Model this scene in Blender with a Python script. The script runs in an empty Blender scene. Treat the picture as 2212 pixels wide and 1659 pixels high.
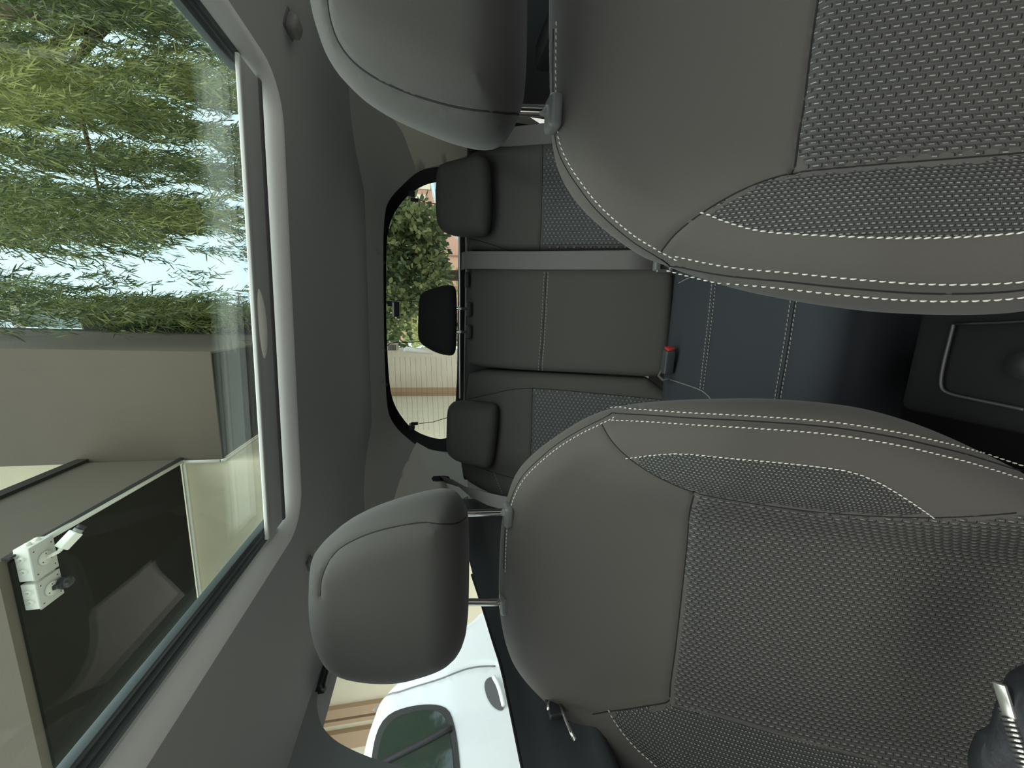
import bpy, bmesh, math, random
import numpy as np
from mathutils import Vector, Matrix
from mathutils.geometry import delaunay_2d_cdt
random.seed(7); rng = np.random.default_rng(7)
SC = bpy.context.scene
COL = SC.collection
# ---------------------------------------------------------------- camera (phone held upright between the front seats, looking back)
FPX = 820.0; PSI = math.radians(10.5); TH = math.radians(11.3)
CF = np.array([-math.sin(PSI)*math.cos(TH), math.cos(PSI)*math.cos(TH), -math.sin(TH)])
CR = np.array([math.cos(PSI), math.sin(PSI), 0.0]); CU = np.cross(CR, CF)
cd = bpy.data.cameras.new('camera'); cam = bpy.data.objects.new('camera', cd); COL.objects.link(cam)
cd.sensor_fit = 'HORIZONTAL'; cd.sensor_width = 36.0; cd.lens = 36.0*FPX/2212.0; cd.clip_start = 0.01; cd.clip_end = 300
cam.matrix_world = Matrix(((-CU[0], CR[0], -CF[0], 0), (-CU[1], CR[1], -CF[1], 0), (-CU[2], CR[2], -CF[2], 0), (0, 0, 0, 1)))
SC.camera = cam
SC.view_settings.view_transform = 'Standard'; SC.view_settings.look = 'None'
SC.view_settings.gamma = 1.0; SC.view_settings.use_curve_mapping = False
SC.view_settings.exposure = 0.5
# ---------------------------------------------------------------- hazy daylight sky, overhead glow and dim low front added to light the seats
W = bpy.data.worlds.new('sky'); SC.world = W; W.use_nodes = True
nt = W.node_tree; nt.nodes.clear()
wo = nt.nodes.new('ShaderNodeOutputWorld'); bg = nt.nodes.new('ShaderNodeBackground')
tc = nt.nodes.new('ShaderNodeTexCoord')
def wdot(v):
    n = nt.nodes.new('ShaderNodeVectorMath'); n.operation = 'DOT_PRODUCT'; n.inputs[1].default_value = v
    nt.links.new(tc.outputs['Generated'], n.inputs[0]); return n.outputs['Value']
def wramp(sock, a, b, c0, c1):
    n = nt.nodes.new('ShaderNodeMapRange'); n.interpolation_type = 'SMOOTHSTEP'
    n.inputs[1].default_value = a; n.inputs[2].default_value = b; n.inputs[3].default_value = c0; n.inputs[4].default_value = c1
    nt.links.new(sock, n.inputs[0]); return n.outputs[0]
sd = Vector((0.05, -0.45, 0.88)).normalized()
glow = wramp(wdot(sd), 0.2, 1.0, 0.0, 1.0)
horizon = wramp(wdot((0, 0.50, 0.86)), -0.28, 0.34, 0.16, 1.0)  # dims the low sky ahead, to keep forward-facing surfaces darker
mul = nt.nodes.new('ShaderNodeMath'); mul.operation = 'MULTIPLY_ADD'; mul.inputs[1].default_value = 2.4; mul.inputs[2].default_value = 1.12
nt.links.new(glow, mul.inputs[0])
m2 = nt.nodes.new('ShaderNodeMath'); m2.operation = 'MULTIPLY'; nt.links.new(mul.outputs[0], m2.inputs[0]); nt.links.new(horizon, m2.inputs[1])
cm = nt.nodes.new('ShaderNodeMix'); cm.data_type = 'RGBA'
cm.inputs['A'].default_value = (0.66, 0.87, 0.96, 1); cm.inputs['B'].default_value = (.98, 0.97, .95, 1)
nt.links.new(glow, cm.inputs['Factor']); nt.links.new(cm.outputs['Result'], bg.inputs['Color'])
nt.links.new(m2.outputs[0], bg.inputs['Strength']); nt.links.new(bg.outputs[0], wo.inputs[0])
# ================================================================ helpers
def ray(px, py): return CF + CR*((829.5-py)/FPX) + CU*((1106-px)/FPX)
def P(px, py, ax, v):
    r = ray(px, py); return r*(v/r['xyz'.index(ax)])
def srgb(r, g, b):
    f = lambda c: ((c/255+0.055)/1.055)**2.4 if c > 10 else c/255/12.92
    return (f(r), f(g), f(b), 1)
def mat(name, col, rough=0.6, metal=0.0, spec=0.5, noise=0.0, nscale=200.0, bump=0.0, bscale=600.0, sheen=0.0, coat=0.0):
    m = bpy.data.materials.new(name); m.use_nodes = True; n = m.node_tree; b = n.nodes['Principled BSDF']
    b.inputs['Roughness'].default_value = rough; b.inputs['Metallic'].default_value = metal
    b.inputs['Specular IOR Level'].default_value = spec; b.inputs['Base Color'].default_value = col
    if sheen: b.inputs['Sheen Weight'].default_value = sheen; b.inputs['Sheen Roughness'].default_value = .5
    if coat: b.inputs['Coat Weight'].default_value = coat
    t = n.nodes.new('ShaderNodeTexCoord')
    if noise:
        x = n.nodes.new('ShaderNodeTexNoise'); x.inputs['Scale'].default_value = nscale; x.inputs['Detail'].default_value = 5
        n.links.new(t.outputs['Object'], x.inputs['Vector'])
        mx = n.nodes.new('ShaderNodeMix'); mx.data_type = 'RGBA'
        mx.inputs['A'].default_value = tuple(c*(1-noise) for c in col[:3])+(1,); mx.inputs['B'].default_value = tuple(min(1, c*(1+noise)) for c in col[:3])+(1,)
        n.links.new(x.outputs['Fac'], mx.inputs['Factor']); n.links.new(mx.outputs['Result'], b.inputs['Base Color'])
    if bump:
        x = n.nodes.new('ShaderNodeTexNoise'); x.inputs['Scale'].default_value = bscale; x.inputs['Detail'].default_value = 3
        n.links.new(t.outputs['Object'], x.inputs['Vector'])
        u = n.nodes.new('ShaderNodeBump'); u.inputs['Strength'].default_value = bump; u.inputs['Distance'].default_value = 0.002
        n.links.new(x.outputs['Fac'], u.inputs['Height']); n.links.new(u.outputs[0], b.inputs['Normal'])
    return m
def glassmat(name, tint, ior=1.45):
    m = bpy.data.materials.new(name); m.use_nodes = True; n = m.node_tree; n.nodes.clear()
    o = n.nodes.new('ShaderNodeOutputMaterial'); t = n.nodes.new('ShaderNodeBsdfTransparent'); g = n.nodes.new('ShaderNodeBsdfGlossy')
    ge = n.nodes.new('ShaderNodeNewGeometry'); dt = n.nodes.new('ShaderNodeVectorMath'); dt.operation = 'DOT_PRODUCT'
    n.links.new(ge.outputs['Normal'], dt.inputs[0]); n.links.new(ge.outputs['Incoming'], dt.inputs[1])
    def mm(op, a, b):
        k = n.nodes.new('ShaderNodeMath'); k.operation = op
        for i, v in enumerate((a, b)):
            if isinstance(v, (int, float)): k.inputs[i].default_value = v
            elif v is not None: n.links.new(v, k.inputs[i])
        return k.outputs[0]
    f0 = ((ior-1)/(ior+1))**2
    fr = mm('ADD', mm('MULTIPLY', mm('POWER', mm('SUBTRACT', 1.0, mm('ABSOLUTE', dt.outputs['Value'], None)), 5.0), 1-f0), f0)
    mx = n.nodes.new('ShaderNodeMixShader'); t.inputs[0].default_value = tint; g.inputs['Roughness'].default_value = 0.02
    n.links.new(fr, mx.inputs[0]); n.links.new(t.outputs[0], mx.inputs[1]); n.links.new(g.outputs[0], mx.inputs[2])
    n.links.new(mx.outputs[0], o.inputs[0]); return m
def weave(name, base, thread, pu, pv, dash_u=.17, dash_v=.34, bump=1.0, pit=.35):
    m = bpy.data.materials.new(name); m.use_nodes = True; n = m.node_tree; b = n.nodes['Principled BSDF']
    b.inputs['Roughness'].default_value = .75
    uv = n.nodes.new('ShaderNodeUVMap'); uv.uv_map = 'UVMap'; sp = n.nodes.new('ShaderNodeSeparateXYZ'); n.links.new(uv.outputs[0], sp.inputs[0])
    def M(op, a, b_=None, c=None):
        k = n.nodes.new('ShaderNodeMath'); k.operation = op
        for i, v in enumerate((a, b_, c)):
            if v is None: continue
            if isinstance(v, (int, float)): k.inputs[i].default_value = v
            else: n.links.new(v, k.inputs[i])
        return k.outputs[0]
    U = M('DIVIDE', sp.outputs[0], pu); fl = M('FLOOR', U); half = M('MULTIPLY', M('MODULO', M('ABSOLUTE', fl), 2.0), 0.5)
    V = M('ADD', M('DIVIDE', sp.outputs[1], pv), half)
    fu = M('ABSOLUTE', M('SUBTRACT', M('SUBTRACT', U, fl), 0.5)); fv = M('ABSOLUTE', M('SUBTRACT', M('FRACT', V), 0.5))
    def sm(x, lo, hi):
        k = n.nodes.new('ShaderNodeMapRange'); k.interpolation_type = 'SMOOTHSTEP'
        k.inputs[1].default_value = lo; k.inputs[2].default_value = hi; k.inputs[3].default_value = 1; k.inputs[4].default_value = 0
        n.links.new(x, k.inputs[0]); return k.outputs[0]
    dash = M('MULTIPLY', sm(fu, dash_u*.5, dash_u), sm(fv, dash_v*.7, dash_v))
    pits = M('MULTIPLY', M('SUBTRACT', 1.0, sm(fv, .38, .5)), sm(fu, .18, .42))
    mx = n.nodes.new('ShaderNodeMix'); mx.data_type = 'RGBA'; mx.inputs['A'].default_value = base; mx.inputs['B'].default_value = thread
    nz = n.nodes.new('ShaderNodeTexNoise'); nz.inputs['Scale'].default_value = 60; n.links.new(uv.outputs[0], nz.inputs['Vector'])
    n.links.new(M('MULTIPLY', dash, M('MULTIPLY_ADD', nz.outputs['Fac'], 1.0, .35)), mx.inputs['Factor'])
    mx2 = n.nodes.new('ShaderNodeMix'); mx2.data_type = 'RGBA'; mx2.inputs['B'].default_value = tuple(c*.25 for c in base[:3])+(1,)
    n.links.new(mx.outputs['Result'], mx2.inputs['A']); n.links.new(M('MULTIPLY', pits, pit*2), mx2.inputs['Factor'])
    n.links.new(mx2.outputs['Result'], b.inputs['Base Color'])
    ht = M('ADD', M('MULTIPLY', dash, .8), M('SUBTRACT', sm(fu, .1, .5), pits))
    u = n.nodes.new('ShaderNodeBump'); u.inputs['Strength'].default_value = bump; u.inputs['Distance'].default_value = .0015
    n.links.new(ht, u.inputs['Height']); n.links.new(u.outputs[0], b.inputs['Normal'])
    return m

def tag(o, label=None, cat=None, group=None, kind=None):
    if label: o['label'] = label
    if cat: o['category'] = cat
    if group: o['group'] = group
    if kind: o['kind'] = kind
    return o
def empty(name, loc, label=None, cat=None, group=None, kind=None):
    o = bpy.data.objects.new(name, None); COL.objects.link(o); o.location = loc; o.empty_display_size = .05
    return tag(o, label, cat, group, kind)
def link(name, me, m, parent=None):
    o = bpy.data.objects.new(name, me); COL.objects.link(o)
    for k in (m if isinstance(m, (list, tuple)) else [m]): me.materials.append(k)
    if parent is not None:
        o.parent = parent; o.matrix_parent_inverse = Matrix.Translation(-world_loc(parent))
    return o
def world_loc(o):
    v = Vector((0, 0, 0))
    if o.parent is None: return Vector(o.location)
    return v if o.type == 'MESH' and o.location.length == 0 else Vector(o.location)
def fin(name, bm, m, parent=None, smooth=True, angle=None):
    me = bpy.data.meshes.new(name); bm.normal_update(); bm.to_mesh(me); bm.free()
    if smooth:
        for p in me.polygons: p.use_smooth = True
        if angle:
            me.set_sharp_from_angle(angle=math.radians(angle))
    return link(name, me, m, parent)
def pydata(name, vs, fs, m, parent=None, smooth=False, uv=None):
    me = bpy.data.meshes.new(name); me.from_pydata([tuple(v) for v in vs], [], fs); me.update()
    if uv is not None:
        l = me.uv_layers.new(name='UVMap')
        for lp in me.loops: l.data[lp.index].uv = uv[lp.vertex_index]
    if smooth:
        for p in me.polygons: p.use_smooth = True
    return link(name, me, m, parent)
def add_box(bm, lo, hi, bev=0.0, seg=2, rot=None, piv=None):
    lo, hi = np.minimum(lo, hi), np.maximum(lo, hi)
    c = Vector((np.array(lo)+np.array(hi))/2); s = Vector(np.array(hi)-np.array(lo))
    r = bmesh.ops.create_cube(bm, size=1.0); vs = r['verts']
    for v in vs: v.co = Vector((v.co.x*s.x, v.co.y*s.y, v.co.z*s.z))
    if bev:
        es = list({e for v in vs for e in v.link_edges})
        g = bmesh.ops.bevel(bm, geom=es, offset=bev, segments=seg, profile=.5, affect='EDGES'); vs = list({v for f in g['faces'] for v in f.verts} | {v for v in vs if v.is_valid})
    for v in vs:
        if rot is not None: v.co = rot @ v.co
        v.co += c
    return vs
def box(name, lo, hi, m, parent=None, bev=0.0, rot=None, seg=2):
    bm = bmesh.new(); add_box(bm, lo, hi, bev, seg, rot); return fin(name, bm, m, parent, smooth=bev > 0, angle=40 if bev > 0 else None)
def add_tube(bm, pts, r, n=8, cap=True, flat=None):
    pts = [Vector(p) for p in pts]; rings = []
    prev = None
    for i, p in enumerate(pts):
        t = (pts[min(i+1, len(pts)-1)]-pts[max(i-1, 0)]).normalized()
        a = Vector((0, 0, 1)) if abs(t.z) < .9 else Vector((1, 0, 0))
        if prev is not None: a = prev
        x = (a - t*a.dot(t)).normalized(); y = t.cross(x); prev = x
        rr = r[i] if isinstance(r, (list, tuple)) else r
        rings.append([bm.verts.new(p + x*math.cos(2*math.pi*k/n)*rr + y*math.sin(2*math.pi*k/n)*rr*(flat or 1)) for k in range(n)])
    for a, b in zip(rings, rings[1:]):
        for k in range(n): bm.faces.new((a[k], a[(k+1) % n], b[(k+1) % n], b[k]))
    if cap: bm.faces.new(rings[0][::-1]); bm.faces.new(rings[-1])
def tube(name, pts, r, m, parent=None, n=8):
    bm = bmesh.new(); add_tube(bm, pts, r, n); return fin(name, bm, m, parent)
def ribbon(name, pts, w, th, wdir, m, parent=None):
    """strap of width w along wdir and thickness th"""
    bm = bmesh.new(); pts = [Vector(p) for p in pts]; wds = [Vector(d).normalized() for d in wdir] if isinstance(wdir, list) else [Vector(wdir).normalized()]*len(pts)
    rings = []
    for i, p in enumerate(pts):
        t = (pts[min(i+1, len(pts)-1)]-pts[max(i-1, 0)]).normalized(); n_ = t.cross(wds[i]).normalized()
        ww = w[i] if isinstance(w, list) else w
        rings.append([bm.verts.new(p+wds[i]*ww*.5*a+n_*th*.5*b) for a, b in ((-1, -1), (-.9, -1), (.9, -1), (1, -1), (1, 1), (.9, 1), (-.9, 1), (-1, 1))])
    for a, b in zip(rings, rings[1:]):
        for k in range(8): bm.faces.new((a[k], a[(k+1) % 8], b[(k+1) % 8], b[k]))
    bm.faces.new(rings[0][::-1]); bm.faces.new(rings[-1])
    bmesh.ops.recalc_face_normals(bm, faces=bm.faces)
    return fin(name, bm, m, parent)
def chaikin(p, n=2, closed=False):
    p = np.array(p, float)
    for _ in range(n):
        if closed: q = np.roll(p, -1, 0); p = np.stack([.75*p+.25*q, .25*p+.75*q], 1).reshape(-1, p.shape[1])
        else:
            q = np.stack([.75*p[:-1]+.25*p[1:], .25*p[:-1]+.75*p[1:]], 1).reshape(-1, p.shape[1]); p = np.vstack([p[:1], q, p[-1:]])
    return p
def resample(p, step, closed=False):
    p = np.array(p, float)
    if closed: p = np.vstack([p, p[:1]])
    d = np.r_[0, np.cumsum(np.linalg.norm(np.diff(p, axis=0), axis=1))]
    n = max(2, int(round(d[-1]/step))+1); t = np.linspace(0, d[-1], n)
    q = np.stack([np.interp(t, d, p[:, i]) for i in range(p.shape[1])], 1)
    return q[:-1] if closed else q
def seg_dist(pts, poly, closed):
    a = np.array(poly); b = np.roll(a, -1, 0)
    if not closed: a, b = a[:-1], b[:-1]
    ab = b-a; L = (ab**2).sum(1)+1e-12; out = np.full(len(pts), 1e9)
    for i in range(0, len(pts), 2000):
        q = pts[i:i+2000]; ap = q[:, None]-a[None]; t = np.clip((ap*ab[None]).sum(2)/L, 0, 1)
        out[i:i+2000] = np.sqrt(((ap-t[..., None]*ab)**2).sum(2)).min(1)
    return out
def inside(pts, poly):
    pts = np.atleast_2d(pts); a = np.array(poly); b = np.roll(a, -1, 0); out = np.zeros(len(pts), bool)
    dy = np.where(np.abs(b[:, 1]-a[:, 1]) < 1e-15, 1e-15, b[:, 1]-a[:, 1]); k = (b[:, 0]-a[:, 0])/dy
    for i in range(0, len(pts), 2000):
        x = pts[i:i+2000, 0:1]; y = pts[i:i+2000, 1:2]
        out[i:i+2000] = (((a[:, 1][None] > y) != (b[:, 1][None] > y)) & (x < k[None]*(y-a[:, 1][None])+a[:, 0][None])).sum(1) % 2 == 1
    return out

class Surf:
    """a relief surface over a plane: point = O + s S + t T + h(s,t) N"""
    def __init__(s, O, S, T, N, H, outline=None, R=.04):
        s.O, s.S, s.T, s.N = [np.array(v, float) for v in (O, S, T, N)]; s.Hf = H; s.R = R; s.out = None; s.seams = []
        if outline is not None:
            s.setout(outline)
    def setout(s, px, smooth=2, step=.008):
        o = np.array([s.solve(*q, rim=True) for q in px]); s.setout_st(o, smooth, step)
    def setout_st(s, o, smooth=2, step=.008):
        s.out = resample(chaikin(o, smooth, True), step, True) if smooth else resample(o, step, True)
    def h(s, st, groove=True):
        st = np.atleast_2d(st); v = s.Hf(st[:, 0], st[:, 1])*np.ones(len(st))
        if s.out is not None:
            d = seg_dist(st, s.out, True); d = np.where(inside(st, s.out), d, 0); e = np.clip(1-d/s.R, 0, 1)
            v = v - s.R*(1-np.sqrt(np.clip(1-e*e, 0, 1)))
        if groove:
            for line, dep, wid in s.seams: v = v-dep*np.exp(-(seg_dist(st, line, False)/wid)**2)
        return v
    def solve(s, px, py, rim=False):
        d = ray(px, py); hh = 0.0
        for k in range(30):
            lam = (s.O@s.N+hh)/(d@s.N); q = d*lam-s.O; st = np.array([q@s.S, q@s.T])
            if rim: hn = float(s.Hf(st[0:1], st[1:2])[0] if hasattr(s.Hf(st[0:1], st[1:2]), '__len__') else s.Hf(st[0], st[1]))-s.R
            else: hn = float(s.h(st, False)[0])
            hh = hh*.5+hn*.5
        return st
    def path(s, pxs, smooth=2, step=.006):
        q = np.array([s.solve(*p) for p in pxs]); return resample(chaikin(q, smooth) if smooth else q, step)
    def pt(s, st, lift=0.0, groove=False):
        st = np.atleast_2d(st); hh = s.h(st, groove)+lift
        return s.O+st[:, :1]*s.S+st[:, 1:2]*s.T+hh[:, None]*s.N
    def nrm(s, st):
        st = np.atleast_2d(st); e = .002
        a = s.pt(st+[e, 0])-s.pt(st-[e, 0]); b = s.pt(st+[0, e])-s.pt(st-[0, e]); n = np.cross(a, b)
        n /= np.linalg.norm(n, axis=1)[:, None]+1e-12; n *= np.sign((n@s.N))[:, None]+(n@s.N == 0)[:, None]; return n
    def tri(s, poly, step, holes=(), rings=(), extra=None):
        poly = np.array(poly); lo, hi = poly.min(0), poly.max(0)
        gx = np.arange(lo[0]+step/2, hi[0], step); gy = np.arange(lo[1]+step/2, hi[1], step*.87)
        g = np.array([(x+(step/2 if j % 2 else 0), y) for j, y in enumerate(gy) for x in gx])
        pts = []
        if len(g):
            g = g[inside(g, poly)]
            if len(g): g = g[seg_dist(g, poly, True) > (rings[-1]+step*.5 if rings else step*.45)]
            pts = list(g)
        for d in rings:
            pc = poly; t = np.roll(pc, -1, 0)-np.roll(pc, 1, 0); n = np.stack([-t[:, 1], t[:, 0]], 1); n /= np.linalg.norm(n, axis=1)[:, None]+1e-12
            for sg in (1, -1):
                q = pc+n*d*sg; q = q[inside(q, poly)]
                if len(q): q = q[seg_dist(q, poly, True) > d*.8]; pts += list(q)
        if extra is not None and len(extra):
            ex = np.array(extra); ex = ex[inside(ex, poly)]
            if len(ex):
                ex = ex[seg_dist(ex, poly, True) > .0015]; P0 = np.array(pts)
                pts = list(P0[seg_dist(P0, ex, False) > .003])+list(ex) if False else list(P0)+list(ex)
        n0 = len(poly); verts = [Vector(p) for p in poly]; faces = [list(range(n0))]; k = n0
        for h_ in holes:
            verts += [Vector(p) for p in h_]; faces.append(list(range(k, k+len(h_)))); k += len(h_)
            if len(pts): 
                A = np.array(pts); pts = list(A[~inside(A, h_) & (seg_dist(A, h_, True) > step*.35)])
        verts += [Vector(p) for p in pts]
        v, e, f, ov, oe, of = delaunay_2d_cdt(verts, [], faces, 1, 1e-6, True)
        v = np.array([tuple(x) for x in v]); keep = []
        ci = inside(np.array([v[list(t)].mean(0) for t in f]), poly)
        for i, t in enumerate(f):
            c = v[list(t)].mean(0)[None]
            if not ci[i]: continue
            if holes and any(inside(c, h_)[0] for h_ in holes): continue
            keep.append(tuple(t))
        return v, keep
    def panel(s, name, poly, m, parent=None, lift=.0012, step=.008, th=.0, holes=(), rings=(), puff=0.0, extra=None, smooth=0):
        v, f = s.tri(poly, step, holes, rings, extra)
        hh = np.full(len(v), lift)
        if puff: hh = hh+puff*(1-np.exp(-seg_dist(v, np.array(poly), True)/.004))-puff*.5
        p = s.pt(v, 0.0, True)+hh[:, None]*s.N
        o = pydata(name, p, f, m, parent, True, uv=[tuple(x) for x in v]); s.orient(o); return o
    def orient(s, o):
        me = o.data; me.update()
        tot = sum((np.array(p.normal)@s.N)*p.area for p in me.polygons)
        if tot < 0: me.flip_normals()
    def body(s, name, m, parent, depth=.09, taper=.12, step=.009):
        """closed cushion: the relief in front, rounded flanks and a back"""
        ex = []
        for line, dep, wid in s.seams:
            t = np.gradient(line, axis=0); n = np.stack([-t[:, 1], t[:, 0]], 1); n /= np.linalg.norm(n, axis=1)[:, None]+1e-12
            for d in (0, wid*.6, -wid*.6, wid*1.5, -wid*1.5): ex += list(line+n*d)
        v, f = s.tri(s.out, step, (), (s.R*.02, s.R*.08, s.R*.2, s.R*.4, s.R*.65), ex)
        p = s.pt(v, 0, True)
        bm = bmesh.new(); bv = [bm.verts.new(x) for x in p]
        for t in f:
            try: bm.faces.new([bv[i] for i in t])
            except ValueError: pass
        bm.normal_update()
        N = Vector(s.N)
        for fc in list(bm.faces):
            if fc.normal.dot(N) < 0: fc.normal_flip()
        c = s.out.mean(0); cen = Vector(s.O+c[0]*s.S+c[1]*s.T)
        edges = [e for e in bm.edges if e.is_boundary]
        base = {}
        prev = 0
        for k in range(1, 7):
            a = k/6*math.pi/2
            r = bmesh.ops.extrude_edge_only(bm, edges=edges); nv = [g for g in r['geom'] if isinstance(g, bmesh.types.BMVert)]
            sc0 = 1-taper*(1-math.cos(prev)); sc1 = 1-taper*(1-math.cos(a)); dn = depth*(math.sin(a)-math.sin(prev))
            for x in nv:
                q = x.co-cen; nn = q.dot(N); pl = q-N*nn; x.co = cen+pl*(sc1/sc0)+N*(nn-dn)
            edges = [g for g in r['geom'] if isinstance(g, bmesh.types.BMEdge)]; prev = a
        bmesh.ops.contextual_create(bm, geom=edges)
        bmesh.ops.recalc_face_normals(bm, faces=bm.faces)
        return fin(name, bm, m, parent)
    def line(s, name, line, r, m, parent, lift=-.0006, n=6):
        p = s.pt(line, lift, True); return tube(name, p, r, m, parent, n)
    def stitches(s, name, line, m, parent, off=0.0, pitch=.0064, ln=.0045, r=.00072, lift=.0006):
        t = np.gradient(line, axis=0); nn = np.stack([-t[:, 1], t[:, 0]], 1); nn /= np.linalg.norm(nn, axis=1)[:, None]+1e-12
        q = resample(line+nn*off, pitch); bm = bmesh.new()
        pts = s.pt(q, lift, True); ns = s.nrm(q); tg = np.gradient(pts, axis=0)
        for p, n_, t_ in zip(pts, ns, tg):
            t_ = Vector(t_).normalized(); n_ = Vector(n_); b_ = n_.cross(t_).normalized(); p = Vector(p)
            # thread dipping into the cloth at both ends
            rings = []
            for x, rr, dz in ((-.5, .35, -.8), (-.38, .9, -.1), (0, 1.1, .35), (.38, .9, -.1), (.5, .35, -.8)):
                cpt = p+t_*ln*x+n_*r*dz+b_*r*.9*x
                rings.append([bm.verts.new(cpt+(b_*math.cos(a)+n_*math.sin(a))*r*rr) for a in (0, 1.05, 2.09, 3.14, 4.19, 5.24)])
            for a, b in zip(rings, rings[1:]):
                for k in range(6): bm.faces.new((a[k], a[(k+1) % 6], b[(k+1) % 6], b[k]))
            bm.faces.new(rings[0][::-1]); bm.faces.new(rings[-1])
        return fin(name, bm, m, parent)

def smst(x, a, b):
    t = np.clip((x-a)/(b-a), 0, 1); return t*t*(3-2*t)
def lean(rho):
    r = math.radians(rho)
    return np.array([1, 0, 0.]), np.array([0, -math.sin(r), -math.cos(r)]), np.array([0, -math.cos(r), math.sin(r)])

# ================================================================ materials
FAB = mat('seat_cloth', (.072, .064, .054, 1), .8, noise=.12, nscale=900, bump=.25, bscale=2600, sheen=.15)
FABH = mat('shaded_headrest_cloth', (.047, .043, .038, 1), .8, noise=.12, nscale=900, bump=.25, bscale=2600, sheen=.2)  # seat cloth darkened, the headrests' shade put into the colour
FABR = mat('rear_seat_cloth', (.078, .075, .067, 1), .85, noise=.12, nscale=700, bump=.2, bscale=2000)
GROOVE = mat('seam_gap_shade', (.008, .008, .008, 1), .9)  # near-black line painting the shade inside the seam gaps
THREAD = mat('cream_thread', (.62, .60, .52, 1), .6)
THREADR = mat('grey_thread', (.32, .32, .29, 1), .7)
WEAVE = weave('ribbed_seat_weave', (.062, .060, .054, 1), (.27, .265, .235, 1), .0058, .0088, .13, .28, 1.0)
WING = weave('fine_wing_weave', (.055, .055, .051, 1), (.24, .235, .20, 1), .0036, .0046, .24, .30, 1.0, .3)
WEAVER = weave('rear_seat_weave', (.075, .08, .08, 1), (.22, .235, .22, 1), .0098, .0120, .22, .26, .8)
HEADL = mat('headliner_cloth', (.36, .37, .36, 1), .95, noise=.06, nscale=500, bump=.1, bscale=900)
LITLIP = mat('sky_lit_lip', (.85, .86, .82, 1), .7, bump=.05)  # headliner edge with sky light put into the colour
BLACKPL = mat('black_plastic', (.022, .023, .025, 1), .5, bump=.1, bscale=900)
DARKTRIM = mat('dark_grey_door_plastic', (.045, .047, .05, 1), .55, bump=.12, bscale=1200)
CHROME = mat('polished_steel', (.75, .74, .70, 1), .16, metal=1.0)
WEB = mat('belt_webbing', (.16, .152, .145, 1), .6, noise=.15, nscale=300, bump=.3, bscale=1500)
GLASS = glassmat('clear_tinted_glass', (.97, .99, .98, 1))
ROOFGLASS = glassmat('roof_glass', (.92, .97, .94, 1), 1.28)
RED = mat('red_button', srgb(190, 60, 60), .4)
FRIT = mat('black_glass_border', (.006, .006, .006, 1), .35)
BOXGREY = mat('dark_rubber', (.02, .02, .02, 1), .6)

# ================================================================ front seats
def front_seat(kind, O, outline, insert, wings, rim_stitch, dbl, seamlines, guides, hr, label, side):
    root = empty('front_seat', (O[0], O[1]-.1, -.95), label, 'car seat', 'front seats')
    S, T, N = lean(25)
    def H(s, t):
        b = .050*smst(np.abs(s), .13, .225)*smst(t, .10, .30) + .012*np.exp(-((t-.42)/.16)**2)*(np.abs(s) < .5)
        return b
    sf = Surf(O, S, T, N, H, None, .045); sf.setout(outline)
    ds = sf.path(dbl); sf.seams.append((ds, .004, .0035))
    lines = [sf.path(q) for q in seamlines]
    for l in lines: sf.seams.append((l, .0025, .003))
    rs = sf.path(rim_stitch); sf.seams.append((rs, .0018, .003))
    back = sf.body('backrest', FAB, root, .085, .30)
    for l in [ds]+lines: sf.line('seam', l, .0011, GROOVE, back, -.0002)
    sf.line('seam', resample(rs+0, .006), .0008, GROOVE, back, 0)
    sf.stitches('stitching', rs, THREAD, back, off=.004*side)
    sf.stitches('stitching', ds, THREAD, back, off=.0062)
    sf.stitches('stitching', ds, THREAD, back, off=-.0062)
    ins = np.array([sf.solve(*q) for q in insert]); ins = resample(ins, .007, True)
    sf.panel('center_insert', ins, WEAVE, root, lift=.001, step=.008, puff=.0025)
    for w, arc in wings:
        q = resample(np.array([sf.solve(*a) for a in w]), .006, True)
        sf.panel('wing_insert', q, WING, root, lift=.0008, step=.008, puff=.0015)
        l = sf.path(arc, 1); sf.stitches('stitching', l, THREAD, back, off=.0, pitch=.006)
    # guides and head restraint
    hO, hout, hseam, hR, posts, hrho = hr
    s2, t2, n2 = lean(hrho)
    hf = Surf(hO, s2, t2, n2, lambda s, t: .028-.35*(s*s)-.25*(t-.08)**2, None, hR); hf.setout(hout)
    l = hf.path(hseam); hf.seams.append((l, .003, .003))
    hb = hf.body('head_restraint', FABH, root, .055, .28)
    hf.line('seam', l, .0010, GROOVE, hb, -.0002)
    for (px, py, qx, qy, y) in posts:
        a = P(px, py, 'y', y); b = P(qx, qy, 'y', y+.004); d = a-b; d /= np.linalg.norm(d)
        bm = bmesh.new(); add_tube(bm, [b-d*.03, b, a, a+d*.05], .0058, 16); po = fin('post', bm, CHROME, hb)
        bm = bmesh.new()
        for k in range(5):
            c = b+d*(.008+.012*k); add_tube(bm, [c, c+d*.0012], .0062, 16)
        fin('notch_rings', bm, GROOVE, po) if False else bm.free()
    for (px, py, y) in guides:
        c = P(px, py, 'y', y); bm = bmesh.new(); add_box(bm, c+np.array([-.017, -.010, -.012]), c+np.array([.017, .016, .003]), .0055, 4)
        g = fin('post_guide', bm, mat('grey_plastic_collar', (.16, .16, .15, 1), .35), root)
    return root, sf

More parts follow.
